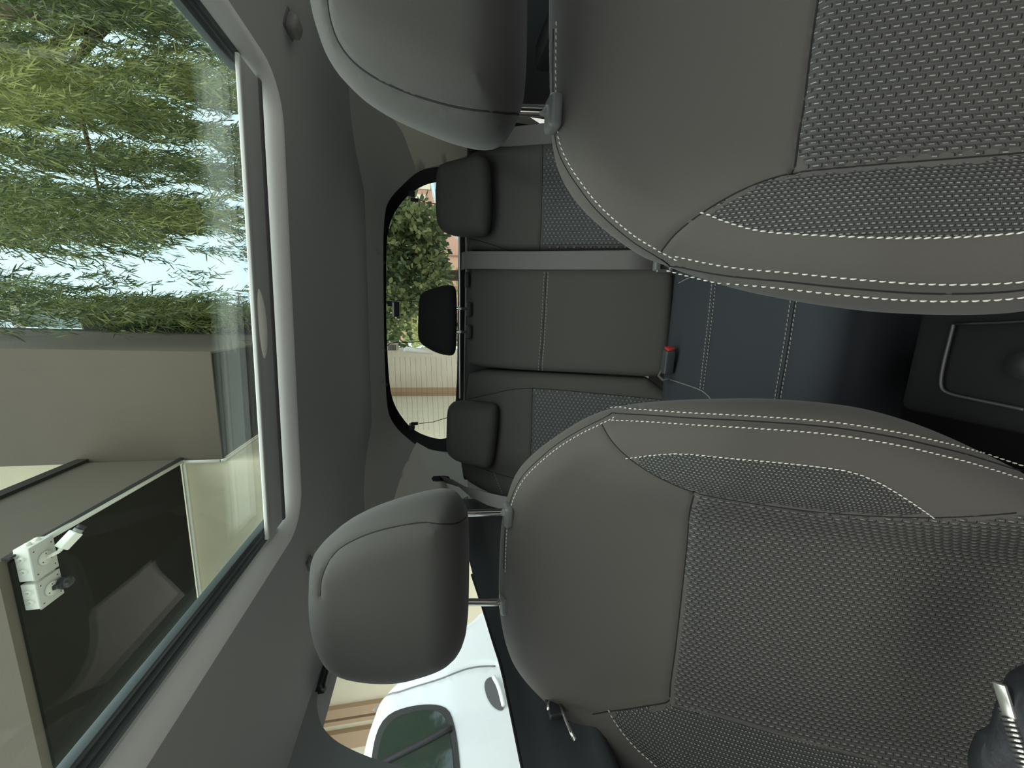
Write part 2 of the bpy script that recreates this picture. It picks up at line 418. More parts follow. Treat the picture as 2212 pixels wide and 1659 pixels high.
Lz = P(1085, 1220, 'y', .54)[2]
L_out = [(1080,1216),(1084,1130),(1092,1085),(1112,1022),(1150,980),(1200,942),(1260,905),(1330,880),(1420,868),(1520,863),(1640,861),(1750,867),(1850,878),(1950,905),(2030,935),(2110,972),(2212,1020),(2330,1110),(2400,1300),(2400,1700),(2200,1790),(1900,1800),(1600,1770),(1400,1720),(1338,1652),(1300,1590),(1266,1557),(1238,1538),(1203,1518),(1162,1478),(1127,1440),(1100,1397),(1086,1341),(1079,1290)]
Lseat, Lsf = front_seat('L', np.array([-.405, .54, Lz]), L_out,
    [(1501,1066),(1625,1088),(1770,1108),(1915,1118),(2023,1120),(2120,1118),(2250,1110),(2380,1150),(2380,1640),(2150,1680),(1990,1675),(1909,1659),(1863,1633),(1726,1597),(1589,1555),(1447,1521),(1452,1457),(1461,1395),(1474,1276),(1488,1149)],
    [([(1356,990),(1408,982),(1474,978),(1553,986),(1662,996),(1770,1007),(1842,1018),(1897,1040),(1951,1072),(2020,1120),(1915,1117),(1770,1107),(1625,1087),(1501,1065),(1450,1046),(1408,1025),(1380,1007)],
      [(1354,991),(1408,983),(1474,979),(1553,987),(1662,997),(1770,1008),(1842,1019),(1897,1041),(1951,1073),(2020,1121)]),
     ([(1447,1522),(1380,1530),(1317,1539),(1336,1571),(1370,1613),(1414,1651),(1470,1700),(1600,1740),(1850,1730),(1905,1662),(1863,1636),(1726,1600),(1589,1558)],
      [(1315,1538),(1336,1571),(1370,1613),(1414,1651),(1450,1685),(1540,1730)])],
    [(1088,1230),(1090,1150),(1098,1095),(1112,1056),(1129,1027),(1156,999),(1200,961),(1250,930),(1300,906),(1322,894)],
    [(1322,894),(1400,898),(1481,904),(1570,908),(1662,914),(1750,920),(1842,930),(1951,949),(2030,968),(2100,985),(2212,1020)],
    [[(1300,918),(1322,956),(1356,990),(1408,1025),(1450,1046),(1501,1066)],
     [(1501,1066),(1488,1149),(1474,1276),(1461,1395),(1447,1520)],
     [(1447,1520),(1380,1530),(1317,1538),(1280,1546)],
     [(1501,1066),(1625,1089),(1770,1109),(1915,1118),(2023,1121),(2200,1110)]],
    [(1092,1115,.548),(1084,1305,.552)],
    (np.array([P(850,1270,'y',.52)[0], .52, P(690,1270,'y',.52)[2]]),
     [(680,1195),(677,1282),(682,1331),(693,1373),(716,1409),(755,1434),(820,1446),(885,1446),(943,1431),(985,1412),(1003,1388),(1010,1347),(1012,1250),(1012,1174),(1010,1121),(1000,1094),(985,1074),(969,1066),(945,1065),(900,1073),(830,1093),(768,1117),(723,1147),(696,1173)],
     [(690,1290),(693,1250),(704,1222),(718,1200),(739,1181),(787,1157),(852,1139),(934,1126),(1005,1121)], .05,
     [(1005,1108,1090,1106,.555),(1005,1301,1082,1301,.555)], 14),
    'dark grey cloth front seat beside the white car, with its whole headrest in view', 1)

Rz = P(1186, 90, 'y', .43)[2]
R_out = [(1188,200),(1186,100),(1187,0),(1190,-120),(1200,-240),(1225,-340),(1300,-420),(1450,-480),(1700,-520),(2000,-500),(2300,-300),(2420,0),(2440,300),(2400,560),(2320,640),(2212,675),(2100,681),(2000,680),(1900,675),(1841,669),(1780,661),(1712,649),(1620,631),(1510,598),(1444,571),(1400,558),(1369,540),(1322,508),(1267,461),(1235,425),(1213,388),(1198,345),(1190,290)]
Rseat, Rsf = front_seat('R', np.array([.315, .43, Rz]), R_out,
    [(1718,371),(1725,320),(1733,266),(1741,215),(1754,101),(1769,0),(1790,-150),(1900,-220),(2100,-220),(2350,-50),(2380,180),(2330,310),(2212,328),(2100,337),(1913,352),(1800,362)],
    [([(1718,373),(1660,387),(1560,432),(1517,459),(1570,480),(1640,500),(1760,508),(1900,514),(2000,514),(2100,511),(2212,502),(2330,470),(2350,335),(2212,331),(2100,340),(1913,355),(1800,365)],
      [(1517,459),(1570,481),(1640,501),(1760,509),(1900,515),(2000,515),(2100,512),(2212,503),(2300,490)])],
    [(1195,60),(1194,180),(1197,290),(1206,330),(1222,362),(1238,388),(1278,443),(1322,486),(1376,530),(1441,569),(1450,573)],
    [(1450,573),(1547,592),(1620,600),(1712,608),(1790,617),(1877,625),(1987,633),(2098,634),(2212,628),(2300,610)],
    [[(1428,544),(1445,520),(1466,497),(1517,459),(1560,432),(1610,406),(1660,386),(1718,371)],
     [(1718,371),(1725,320),(1733,266),(1741,215),(1754,101),(1769,0),(1785,-100)],
     [(1718,371),(1800,363),(1913,353),(2100,338),(2212,329),(2300,318)]],
    [(1188,243,.435),(1184,-90,.44)],
    (np.array([P(900,60,'y',.41)[0], .41, P(700,60,'y',.41)[2]]),
     [(676,-60),(682,0),(690,63),(709,123),(726,155),(750,182),(788,215),(845,246),(933,283),(987,301),(1035,311),(1070,308),(1095,290),(1114,253),(1130,215),(1136,174),(1139,63),(1139,-60),(1136,-180),(1110,-260),(1060,-310),(960,-350),(840,-340),(745,-290),(700,-200)],
     [(701,-60),(704,0),(712,47),(728,89),(756,127),(800,161),(861,190),(924,212),(987,229),(1050,240),(1098,247),(1119,243)], .05,
     [(1120,238,1186,240,.44),(1125,-90,1186,-90,.44)], 14),
    'large dark grey cloth front seat on the tree side, cut off by the frame', -1)

# seat cushions under the backrests
for root, cx, y0 in ((Lseat, -.405, .30), (Rseat, .315, .19)):
    bm = bmesh.new(); add_box(bm, (cx-.25, y0-.50, -.84), (cx+.25, y0+.02, -.72), .05, 5); fin('seat_cushion', bm, FAB, root)
    bm = bmesh.new(); add_box(bm, (cx-.2, y0-.45, -1.02), (cx+.2, y0, -.84), .02, 3); fin('seat_base', bm, BLACKPL, root)

# ================================================================ rear bench
S, T, N = lean(25)
rb = empty('rear_bench_seat', (-.02, 1.2, -.8), 'dark grey rear bench seat across the cabin below the rear window', 'bench seat')
bO = np.array([0, 1.27, P(1005, 690, 'y', 1.27)[2]])
def rsec(outl, H, R=.028, seams=()):
    sf = Surf(bO, S, T, N, H, None, R); sf.setout(outl, 1); return sf
cs = rsec([(1020,547),(1013,560),(1011,700),(1012,780),(1018,790),(1150,800),(1300,807),(1425,815),(1440,800),(1450,700),(1456,570),(1445,548),(1200,546)], lambda s, t: .012+.02*smst(t, .0, .2)+0*s)
cline = cs.path([(1180,590),(1177,650),(1172,740),(1168,799)], 1); cs.seams.append((cline, .002, .004))
c_ = cs.body('center_backrest', FABR, rb, .08, .03, .012)
cs.line('seam', cline, .001, GROOVE, c_, 0)
for o in (.006, -.006): cs.stitches('stitching', cline, THREADR, c_, off=o, pitch=.010, ln=.0075, r=.0012)
ls = rsec([(1016,797),(1011,830),(1006,868),(1003,930),(996,990),(1003,1032),(1050,1060),(1095,1078),(1200,1090),(1480,1090),(1500,960),(1432,819),(1300,811),(1150,803)], lambda s, t: .012+.03*smst(-s, .35, .50)*smst(t, .1, .3)+.015*smst(t, .05, .2))
lseam = ls.path([(1012,862),(1060,852),(1100,842),(1150,838),(1250,846),(1430,864)], 1); ls.seams.append((lseam, .003, .005))
lseam2 = ls.path([(1150,838),(1149,900),(1147,960),(1143,1040),(1142,1075)], 1); ls.seams.append((lseam2, .003, .004))
lseam3 = ls.path([(1028,1008),(1068,1022),(1110,1033)], 1)
l_ = ls.body('left_backrest', FABR, rb, .08, .03, .012)
for q in (lseam, lseam2, lseam3): ls.line('seam', q, .001, GROOVE, l_, 0)
st5 = ls.path([(1068,1022),(1076,1045),(1085,1066)], 0); ls.stitches('stitching', st5, THREADR, l_, pitch=.009, ln=.006, r=.001)
q = resample(np.array([ls.solve(*a) for a in [(1150,839),(1250,847),(1430,865),(1470,960),(1450,1055),(1142,1055),(1147,960)]]), .01, True)
ls.panel('center_insert', q, WEAVER, rb, step=.014, puff=.002)
rs_ = rsec([(1018,543),(1010,530),(1008,512),(1004,440),(1000,380),(1000,348),(1020,332),(1060,322),(1120,312),(1200,303),(1380,295),(1460,330),(1490,450),(1450,543),(1200,544)], lambda s, t: .012+.03*smst(s, .35, .50)*smst(t, .1, .3)+.015*smst(t, .05, .2))
rseam = rs_.path([(1014,515),(1040,521),(1068,530),(1095,540),(1123,544)], 1); rs_.seams.append((rseam, .003, .005))
rseam2 = rs_.path([(1173,308),(1171,400),(1168,500),(1167,542)], 1); rs_.seams.append((rseam2, .003, .004))
r_ = rs_.body('right_backrest', FABR, rb, .08, .03, .012)
for q in (rseam, rseam2): rs_.line('seam', q, .001, GROOVE, r_, 0)
q = resample(np.array([rs_.solve(*a) for a in [(1173,322),(1171,400),(1168,500),(1167,538),(1440,538),(1460,450),(1440,340),(1300,325)]]), .01, True)
rs_.panel('center_insert', q, WEAVER, rb, step=.014, puff=.002)
# black upper hem behind the backrest and its plastic caps
box('backrest_rear_panel', (-.60, 1.30, -.60), (.60, 1.36, bO[2]-.004), BLACKPL, rb, .01)
def rear_head(O_y, out, top, rho, m, Hh=.02, R=.035):
    s2, t2, n2 = lean(rho); c = P(top[0], top[1], 'y', O_y)
    hf = Surf(c, s2, t2, n2, lambda s, t: Hh-.8*s*s+0*t, None, R); hf.setout(out, 1)
    return hf.body('head_restraint', m, rb, .05, .15, .012)
h1 = rear_head(1.20, [(944,366),(942,411),(942,471),(950,494),(962,503),(982,509),(1020,511),(1054,510),(1060,490),(1063,451),(1062,390),(1059,354),(1048,340),(1030,337),(990,346),(958,354)], (942,420), 12, FABR)
h2 = rear_head(1.245, [(906,640),(904,680),(903,726),(907,739),(920,750),(942,762),(965,768),(980,768),(985,755),(987,693),(986,640),(984,621),(976,615),(955,617),(930,624),(915,630)], (904,690), 8, mat('black_headrest_cloth', (.02, .02, .02, 1), .9), .015, .03)
h3 = rear_head(1.20, [(982,867),(970,876),(966,890),(965,930),(964,970),(972,984),(990,996),(1028,1005),(1050,1010),(1062,1007),(1068,991),(1073,950),(1077,900),(1077,880),(1070,871),(1030,868)], (965,930), 12, FABR)
for hb, posts, y in ((h2, [(665, 668), (717, 717)], 1.245), (h1, [(400, 400), (455, 455)], 1.235), (h3, [(915, 915), (965, 965)], 1.235)):
    for a, b in posts:
        A = P(970, a, 'y', y); B = P(1020, b, 'y', y); tube('post', [A, B], .005, CHROME, hb, 12)
        if hb is h2:
            c = P(1012, b, 'y', 1.245); bm = bmesh.new(); add_box(bm, c-np.array([.022, .012, .010]), c+np.array([.022, .014, .006]), .004, 3); fin('post_guide', bm, BLACKPL, rb)
# seat cushion of the bench
cz = -.655
qs = Surf((0, 0, cz), (1, 0, 0), (0, -1, 0), (0, 0, 1), lambda s, t: .015*np.cos(np.clip((t+.75)/.3, -1.5, 1.5))+.018*smst(np.abs(s+.01), .22, .34), None, .05)
cout = np.array([(-.62, -1.02), (-.3, -1.01), (0, -1.01), (.3, -1.01), (.62, -1.02), (.64, -.9), (.63, -.58), (.5, -.52), (0, -.53), (-.5, -.52), (-.63, -.58), (-.64, -.9)])
qs.setout_st(cout, 2, .012)
k1 = qs.path([(1545,560),(1540,640),(1528,740),(1516,838)], 1); k2 = qs.path([(1722,600),(1713,660),(1698,760),(1680,862),(1672,910)], 1)
k3 = qs.path([(1440,818),(1470,828),(1500,838),(1518,846),(1534,862),(1545,890)], 1)
k4 = qs.path([(1463,612),(1485,600),(1510,594)], 1)
for k in (k1, k2, k3, k4): qs.seams.append((k, .003, .005))
cu = qs.body('seat_cushion', mat('rear_cushion_cloth', (.040, .047, .056, 1), .85, noise=.1, nscale=600), rb, .16, .03, .014)
for k in (k1, k2):
    for o in (.006, -.006): qs.stitches('stitching', k, THREADR, cu, off=o, pitch=.0085, ln=.006, r=.0012, lift=.001)
for k in (k1, k2, k3, k4): qs.line('seam', k, .0012, THREADR if k is k3 or k is k4 else GROOVE, cu, 0)
# belts of the bench
cb = empty('seat_belt', P(1010, 570, 'y', 1.25), 'grey webbing belt hanging flat down the middle of the rear bench', 'seat belt', 'rear seat belts')
pts = []
for px in (1006, 1020, 1060, 1150, 1250, 1350, 1412):
    st = rs_.solve(px, 568-(px-1010)*.004+0); pts.append(bO+st[0]*S+st[1]*T+N*(.045 if px > 1015 else .02))
ribbon('webbing', pts, .052, .0018, (1, 0, 0), WEB, cb)
a = pts[-1]; bm = bmesh.new(); add_box(bm, a+np.array([-.030, -.012, -.012]), a+np.array([.030, .004, .006]), .004, 3)
fin('tongue', bm, mat('grey_belt_tongue', (.2, .2, .2, 1), .4), cb)
bm = bmesh.new(); add_box(bm, a+np.array([-.034, -.012, -.045]), a+np.array([-.024, .0, .0]), .003, 3); add_box(bm, a+np.array([-.034, -.012, -.05]), a+np.array([-.012, .0, -.038]), .003, 3)
fin('latch_plate', bm, mat('satin_belt_steel', (.4, .4, .4, 1), .35, metal=.8), cb)
for py in (565, 605):
    c = P(1008, py, 'y', 1.25); bm = bmesh.new(); add_box(bm, c-np.array([.024, .012, .008]), c+np.array([.024, .012, .005]), .004, 3); fin('belt_guide', bm, BLACKPL, cb)
bk = empty('seat_belt_buckle', P(1445, 790, 'z', -.62), 'black belt buckle with red button standing between rear backrest and cushion', 'buckle')
c0 = P(1446, 756, 'y', .915); c1 = P(1440, 806, 'y', .93)
dx = c0-c1
bm = bmesh.new(); ax = Vector(dx); L_ = ax.length
rot = ax.to_track_quat('X', 'Z').to_matrix()
mid = (c0+c1)/2; add_box(bm, mid-np.array([L_/2, .012, .014]), mid+np.array([L_/2, .012, .014]), .005, 3, rot); fin('buckle_housing', bm, mat('satin_buckle_plastic', (.07, .075, .08, 1), .3), bk)
mid = c0+dx*.06; bm = bmesh.new(); add_box(bm, mid-np.array([.004, .010, .010]), mid+np.array([.004, .010, .010]), .002, 2, rot); fin('release_button', bm, RED, bk)
c2 = P(1428, 800, 'y', .94); tube('webbing_loop', [c1+[0, 0, 0], c2, P(1423, 812, 'y', .94), P(1432, 821, 'y', .93), P(1446, 818, 'y', .92)], .004, mat('grey_buckle_strap', (.10, .10, .10, 1), .6), bk)

# ================================================================ roof lining with the roof-window opening
XC = -.015
def ceil_drop(s, t):
    hx = np.clip((np.abs(s-XC)-.43)/.24, 0, 1.3); hy = np.clip((t-1.12)/.40, 0, 1.3)
    return .285+.0*t - .015*smst(t, .8, 1.4) - .085*hx**2.2 - .035*hy**2
cl = Surf((0, 0, 0), (1, 0, 0), (0, 1, 0), (0, 0, -1), lambda s, t: -ceil_drop(s, t))
def rrect(x0, x1, y0, y1, r, n=8):
    p = []
    for cx, cy, a0 in ((x1-r, y0+r, -90), (x1-r, y1-r, 0), (x0+r, y1-r, 90), (x0+r, y0+r, 180)):
        for k in range(n+1):
            a = math.radians(a0+90*k/n); p.append((cx+r*math.cos(a), cy+r*math.sin(a)))
    return np.array(p)
hole = [cl.solve(*q) for q in [(600,200),(606,230),(608,280),(607,420),(610,600),(620,800),(634,950),(644,1040),(648,1090),(645,1120),(632,1150)]]
hole = np.array(hole)
hx0, hx1 = hole[:, 0].min(), hole[:, 0].max()
print('roof hole', np.round(hole, 3))
yb = .80
hole = rrect(-.425, .385, .10, yb+.02, .045)
hole[:, 1] += np.where(hole[:, 1] > .5, .05*(hole[:, 0]-XC), 0)
hole = resample(hole, .012, True)
outer = resample(rrect(-.70, .69, -.30, 1.60, .20, 10), .02, True)
hc_ = hole.mean(0); tg = np.roll(hole, -1, 0)-np.roll(hole, 1, 0); nn = np.stack([tg[:, 1], -tg[:, 0]], 1); nn /= np.linalg.norm(nn, axis=1)[:, None]
if ((hole-hc_)*nn).sum() < 0: nn = -nn
ceiling = cl.panel('ceiling', outer, HEADL, None, lift=0, step=.02, holes=[hole+nn*.030]); tag(ceiling, 'grey cloth headliner around the roof window', 'headliner', kind='structure')
# rolled headliner lip round the opening, sky light painted into its colour
lip = resample(hole, .01, True)
bm = bmesh.new(); cen = hole.mean(0); prof = []
rings = []
nl = len(lip); tg = np.roll(lip, -1, 0)-np.roll(lip, 1, 0); nn = np.stack([tg[:, 1], -tg[:, 0]], 1); nn /= np.linalg.norm(nn, axis=1)[:, None]
if ((lip-cen)*nn).sum() < 0: nn = -nn
hc = cl.pt(lip)
for off, dz in ((.036, .0005), (.028, -.0015), (.020, .0005), (.012, .005), (.005, .0105), (-.001, .018), (-.002, .030)):
    q = lip+nn*off; z = hc[:, 2] if off < 0 else cl.pt(q)[:, 2]
    rings.append([bm.verts.new((q[i, 0], q[i, 1], z[i]+dz)) for i in range(nl)])
for a, b in zip(rings, rings[1:]):
    for i in range(nl): bm.faces.new((a[i], a[(i+1) % nl], b[(i+1) % nl], b[i]))
bmesh.ops.recalc_face_normals(bm, faces=bm.faces)
o = fin('trim_1', bm, LITLIP); tag(o, 'rolled headliner edge framing the roof window, painted pale as if lit by the sky', 'trim', kind='structure')
# guide rails, blind and glass above the opening
sr = empty('roof_blind', (XC, yb-.03, .30), 'grey roof window blind rolled back, with a pale oval pull', 'blind')
y_ = lambda x: yb-.012+.05*(x-XC)
def bar(name, x0, x1, ya, yb_, z0, z1, m, bev=.002):
    bm = bmesh.new(); vs = add_box(bm, (x0, ya, z0), (x1, yb_, z1), bev, 3)
    bmesh.ops.subdivide_edges(bm, edges=[e for e in bm.edges if abs((e.verts[0].co-e.verts[1].co).x) > .3], cuts=16)
    for v in bm.verts: v.co.y += .05*(v.co.x-XC)-.035*(1-((v.co.x-XC)/.40)**2)*0
    return fin(name, bm, m, sr, True, 40)
bar('blind_board', -.415, .380, yb-.085, yb-.022, .296, .303, mat('grey_blind_board', (.46, .48, .46, 1), .8))
bar('front_edge', -.412, .378, yb-.092, yb-.084, .2935, .3005, mat('lit_blind_edge', (.55, .57, .54, 1), .5))  # front edge coloured paler than the board to look lit
bar('seal', -.415, .382, yb-.020, yb-.010, .294, .306, mat('purple_grey_seal', (.10, .09, .10, 1), .7), .003)
px_c = P(572, 700, 'z', .296); bm = bmesh.new(); bmesh.ops.create_uvsphere(bm, u_segments=24, v_segments=12, radius=1)
for v in bm.verts: v.co = Vector((px_c[0]+v.co.x*.062, px_c[1]-.012+v.co.y*.013, .298+v.co.z*.009))
fin('pull_grip', bm, mat('lit_grip', (.85, .84, .74, 1), .5), sr)  # pale colour carries the light falling on the grip
for k, x in (('l', -.418), ('r', .388)):
    bm = bmesh.new(); sgn = 1 if x < 0 else -1
    for j, (o_, w_) in enumerate(((0, .008), (.011, .004), (.018, .007))):
        xx = x+sgn*o_; add_box(bm, (xx, .12, .300+.003*j), (xx+sgn*w_, yb-.05, .312+.003*j), .001, 2)
    fin('guide_rail', bm, mat('grey_rail_rubber', (.07, .085, .085, 1), .4), sr)
gl = empty('window_3', (XC, .45, .33), 'roof window glass over the front seats', 'window', kind='structure')
box('glass', (-.48, .02, .322), (.45, yb+.03, .327), ROOFGLASS, gl)
# outer roof skin so that no sky leaks behind the lining
bm = bmesh.new(); xs = [-.76, -.60, -.48]; 
for (x0, x1, y0, y1) in ((-.74, -.48, -.3, 1.66), (.45, .73, -.3, 1.66), (-.48, .45, yb+.03, 1.62), (-.48, .45, -.3, .02)):
    add_box(bm, (x0, y0, .318 if abs(x0) < .5 and x0 > -.6 and x1 < .5 else .300), (x1, y1, .335))
o = fin('roof', bm, mat('dark_roof_paint', (.03, .03, .03, 1), .4), None, False); tag(o, 'outer roof skin of the car around the roof window', 'roof', kind='structure')

# ================================================================ rear wall of the cabin (tailgate lining, quarter pillars) and rear window
def rear_y(s, t):   # t = -z
    z = -t; a = np.abs(s-XC)
    return 1.66-.75*(z) - .50*np.clip((a-.40)/.29, 0, 1.2)**1.7
rw = Surf((0, 0, 0), (1, 0, 0), (0, 0, -1), (0, -1, 0), lambda s, t: -rear_y(s, t))
wout = [(829,680),(828,560),(828,510),(831,463),(836,440),(848,421),(869,400),(890,380),(908,368),(930,362),(955,360),(980,362),(995,380),(1003,440),(1006,560),(1006,800),(1003,880),(994,960),(980,976),(955,976),(925,970),(899,962),(880,947),(860,929),(843,906),(836,878),(833,829),(830,749)]
win = [(834,680),(834,582),(835,525),(839,492),(848,466),(864,440),(882,420),(911,401),(940,392),(975,393),(990,420),(990,560),(988,700),(988,800),(984,880),(978,938),(959,950),(931,946),(900,934),(878,916),(859,890),(845,857),(839,809),(835,729)]
wo_ = resample(chaikin(np.array([rw.solve(*q) for q in wout]), 1, True), .012, True); wi_ = resample(chaikin(np.array([rw.solve(*q) for q in win]), 1, True), .012, True)
print('rear window', wo_.min(0), wo_.max(0))
full = resample(np.array([(-.70, -.275), (.67, -.275), (.67, .95), (-.70, .95)]), .02, True)
tailm = mat('grey_tailgate_lining', (.40, .40, .37, 1), .85, bump=.05)
PIL = mat('beige_grey_pillar_trim', (.72, .68, .57, 1), .6, bump=.05, bscale=1500)
o = rw.panel('wall_back', full, tailm, None, lift=0, step=.02, holes=[wo_]); tag(o, 'grey lining around the rear window', 'wall', kind='structure')
for (px, py) in ((815, 543), (824, 822)):
    c = rw.pt(rw.solve(px, py))[0]; bm = bmesh.new(); add_tube(bm, [c+[0, .004, 0], c+[0, -.002, 0]], .009, 20); cp = fin('clip_cap', bm, tailm, o)
w1 = empty('window_1', (0, 1.6, .0), 'rear window in the tailgate', 'window', kind='structure')
fo_ = wo_.mean(0)+(wo_-wo_.mean(0))*1.03
rw.panel('black_border', fo_, FRIT, w1, lift=-.004, step=.02, holes=[wi_])
rw.panel('glass', wo_, GLASS, w1, lift=-.010, step=.03)
tube('lower_sill', rw.pt(rw.path([(992,500),(993,600),(993,700),(993,860)], 1, .03), .004), .0035, mat('pale_sill', (.55, .57, .58, 1), .3), w1)
bm = bmesh.new()
for k in range(13):
    px = 852+k*11.2
    q = []
    for py in np.linspace(772, 945, 12):
        q.append(rw.solve(px+(py-772)*.045, py))
    q = np.array([c for c in q if inside(np.array([c]), wi_)[0]])
    if len(q) > 1: add_tube(bm, rw.pt(q, -.007), .0004, 4)
fin('heating_wires', bm, mat('brown_wire', (.12, .10, .07, 1), .6), w1)
# pillar panels (paler) with the belt slots
for k, (poly, slot) in enumerate([
    ([(842,246),(872,290),(899,366),(930,362),(985,345),(1012,335),(1022,300),(1010,240),(930,200),(860,205)], [(930,288),(934,283),(950,286),(978,293),(990,298),(980,302),(960,300),(937,297)]),
    ([(900,955),(872,1010),(848,1088),(852,1150),(990,1180),(1018,1100),(1008,1030),(990,985),(960,977),(930,972)], [(932,1033),(936,1028),(960,1027),(970,1029),(973,1035),(965,1038),(945,1040),(935,1039)])]):
    q = resample(np.array([rw.solve(*a) for a in poly]), .012, True); sl_ = resample(np.array([rw.solve(*a) for a in slot]), .004, True)
    o = rw.panel('trim_%d' % (2+k), q, PIL, None, lift=.002, step=.02, holes=[sl_]); tag(o, 'beige grey pillar panel with a black belt slot on the %s of the rear window' % ('tree side' if k == 0 else 'building side'), 'trim', kind='structure')
    s_o = rw.panel('belt_slot', sl_, FRIT, o, lift=.0015, step=.02)
# right-hand shoulder belts
bl = empty('seat_belt', P(1035, 1050, 'y', 1.25), 'grey webbing belt twisting out of the pillar slot beside the left rear headrest', 'seat belt', 'rear seat belts')
st0 = rw.solve(955, 1034); a0 = rw.pt(st0, .004)[0]
ribbon('webbing', [a0, P(985, 1044, 'y', 1.22), P(1010, 1062, 'y', 1.14), P(1050, 1077, 'y', 1.08), P(1088, 1087, 'y', 1.03), P(1180, 1100, 'y', .98)], [.04, .042, .046, .048, .048, .048], .0016, [(1, -.3, .6), (1, -.4, .7), (1, -.2, .5), (1, 0, .3), (1, 0, .2), (1, 0, 0)], WEB, bl)
br = empty('seat_belt', P(1130, 290, 'y', 1.1), 'ribbed grey webbing belt passing behind the large seat\'s headrest', 'seat belt', 'rear seat belts')
a0 = rw.pt(rw.solve(975, 295), .004)[0]
ribbon('webbing', [a0, P(1040, 300, 'y', 1.16), P(1100, 296, 'y', 1.08), P(1185, 288, 'y', 1.02), P(1260, 280, 'y', .98)], [.03, .04, .046, .048, .048], .0016, (1, 0, .2), mat('shaded_belt_webbing', (.07, .066, .062, 1), .6, noise=.15, nscale=300), br)  # same webbing, darkened in colour in place of shade on this belt
# parcel shelf cords
for k, (px, py, sx, sy, ex, ey) in enumerate([(884, 418, 905, 432, 942, 440), (884, 922, 905, 915, 966, 900)]):
    r_o = empty('shelf_cord', P(px, py, 'y', 1.5), 'thin black cord hooked near the %s corner of the rear window' % ('tree side' if k == 0 else 'pale wall side'), 'cord')
    yy = 1.47; c = P(px+6, py, 'y', yy); bm = bmesh.new(); add_box(bm, c-np.array([.012, .012, .010]), c+np.array([.008, .03, .012]), .003, 2)
    vs = add_box(bm, P(sx-10, sy, 'y', yy)-np.array([.006, .005, .014]), P(sx-10, sy, 'y', yy)+np.array([.006, .005, .012]), .002, 2)
    fin('hook', bm, BLACKPL, r_o)
    sg = 1 if k == 0 else -1
    tube('string', [P(sx, sy, 'y', yy), P((sx+ex)/2, (sy+ey)/2+(2 if k == 0 else 4), 'y', yy-.06), P(ex+14, ey-sg*-2, 'y', yy-.14)], .0013, BLACKPL, r_o, 6)
dc = empty('rear_camera', P(855, 668, 'y', 1.5), 'small black camera box fixed high on the rear window glass', 'camera')
c = P(852, 668, 'y', 1.49)
bm = bmesh.new(); add_box(bm, P(843, 656, 'y', 1.49)-np.array([.010, .01, .009]), P(843, 656, 'y', 1.49)+np.array([.010, .03, .009]), .003, 2); fin('mount', bm, BLACKPL, dc)
bm = bmesh.new(); cc = P(856, 668, 'y', 1.49); add_box(bm, cc-np.array([.028, .012, .012]), cc+np.array([.028, .012, .012]), .003, 2); fin('housing', bm, BLACKPL, dc)
cc = P(849.5, 669, 'y', 1.475); box('silver_side', cc-np.array([.026, .002, .003]), cc+np.array([.026, .002, .003]), mat('satin_silver', (.5, .5, .5, 1), .3, metal=.8), dc)
tube('cable', [P(852, 652, 'y', 1.49), P(858, 649, 'y', 1.48), P(872, 650, 'y', 1.46), P(884, 646, 'y', 1.45), P(890, 654, 'y', 1.45), P(883, 657, 'y', 1.45), P(880, 650, 'y', 1.45), P(893, 651, 'y', 1.44), P(912, 653, 'y', 1.42)], .0014, BLACKPL, dc, 6)
w_ = tube('cable', [P(834, 749, 'y', 1.50), P(842, 742, 'y', 1.5), P(860, 739, 'y', 1.48), P(885, 740, 'y', 1.46), P(912, 737, 'y', 1.43)], .0016, BLACKPL); tag(w_, 'thin dark cable crossing the upper rear window beside the black headrest', 'cable')
# shelf lip below the rear window
pl_ = box('parcel_shelf', (-.62, 1.38, -.165), (.60, 1.72, -.135), BLACKPL, None, .008); tag(pl_, 'black parcel shelf behind the rear bench under the rear window', 'shelf')
# coat hooks in the lining
def hook(px, py, lab, size, right):
    st = cl.solve(px, py); c = cl.pt(st)[0]; n = -np.abs(cl.nrm(st)[0])*np.sign([-1, -1, 1]); n = cl.nrm(st)[0]
    e = empty('coat_hook', c, lab, 'coat hook'); size *= 1.5; q = Vector(n).to_track_quat('Z', 'Y').to_matrix()
    bm = bmesh.new(); add_box(bm, c-np.array([size*.6, size*.42, .003]), c+np.array([size*.6, size*.42, .004]), .003, 3, q); fin('base_plate', bm, mat('hook_recess_plastic', (.10, .10, .10, 1), .6), e)
    c2 = c+n*.007; bm = bmesh.new(); add_box(bm, c2-np.array([size*.50, size*.38, .012]), c2+np.array([size*.50, size*.38, .012]), .009, 4, q); fin('hook_body', bm, mat('hook_plastic', (.19, .19, .175, 1), .5), e)
hook(625, 52, 'rounded grey coat hook in the headliner beside the large headrest', .026, True)
hook(668, 1217, 'grey coat hook half hidden by the whole headrest', .018, False)

# ================================================================ left flank: roof rail, centre post, side window, door
wl = Surf((XC-.66, 0, 0), (0, 1, 0), (0, 0, -1), (1, 0, 0), lambda s, t: 0*s+.03*smst(t, .12, .30)+.035*smst(-t, .17, .30))
opening = np.array([wl.solve(*q) for q in [(1130,1659),(1108,1550),(1085,1440),(1065,1380),(1050,1330),(1020,1240),(1010,1150),(995,1170),(900,1230),(800,1300),(715,1400),(695,1460),(682,1510),(690,1560),(712,1590),(740,1610),(790,1633),(840,1648),(880,1659),(960,1690),(1120,1720)]])
print('side opening', np.round(opening, 3))
op = resample(chaikin(opening, 1, True), .012, True)
WALLM = mat('grey_side_lining', (.19, .195, .19, 1), .8, bump=.05)
upper = resample(np.array([(-.12, -.30), (1.35, -.30), (1.35, .10), (-.12, .10)]), .02, True)
frontop = resample(rrect(-.45, .24, -.10, .085, .06), .02, True); 
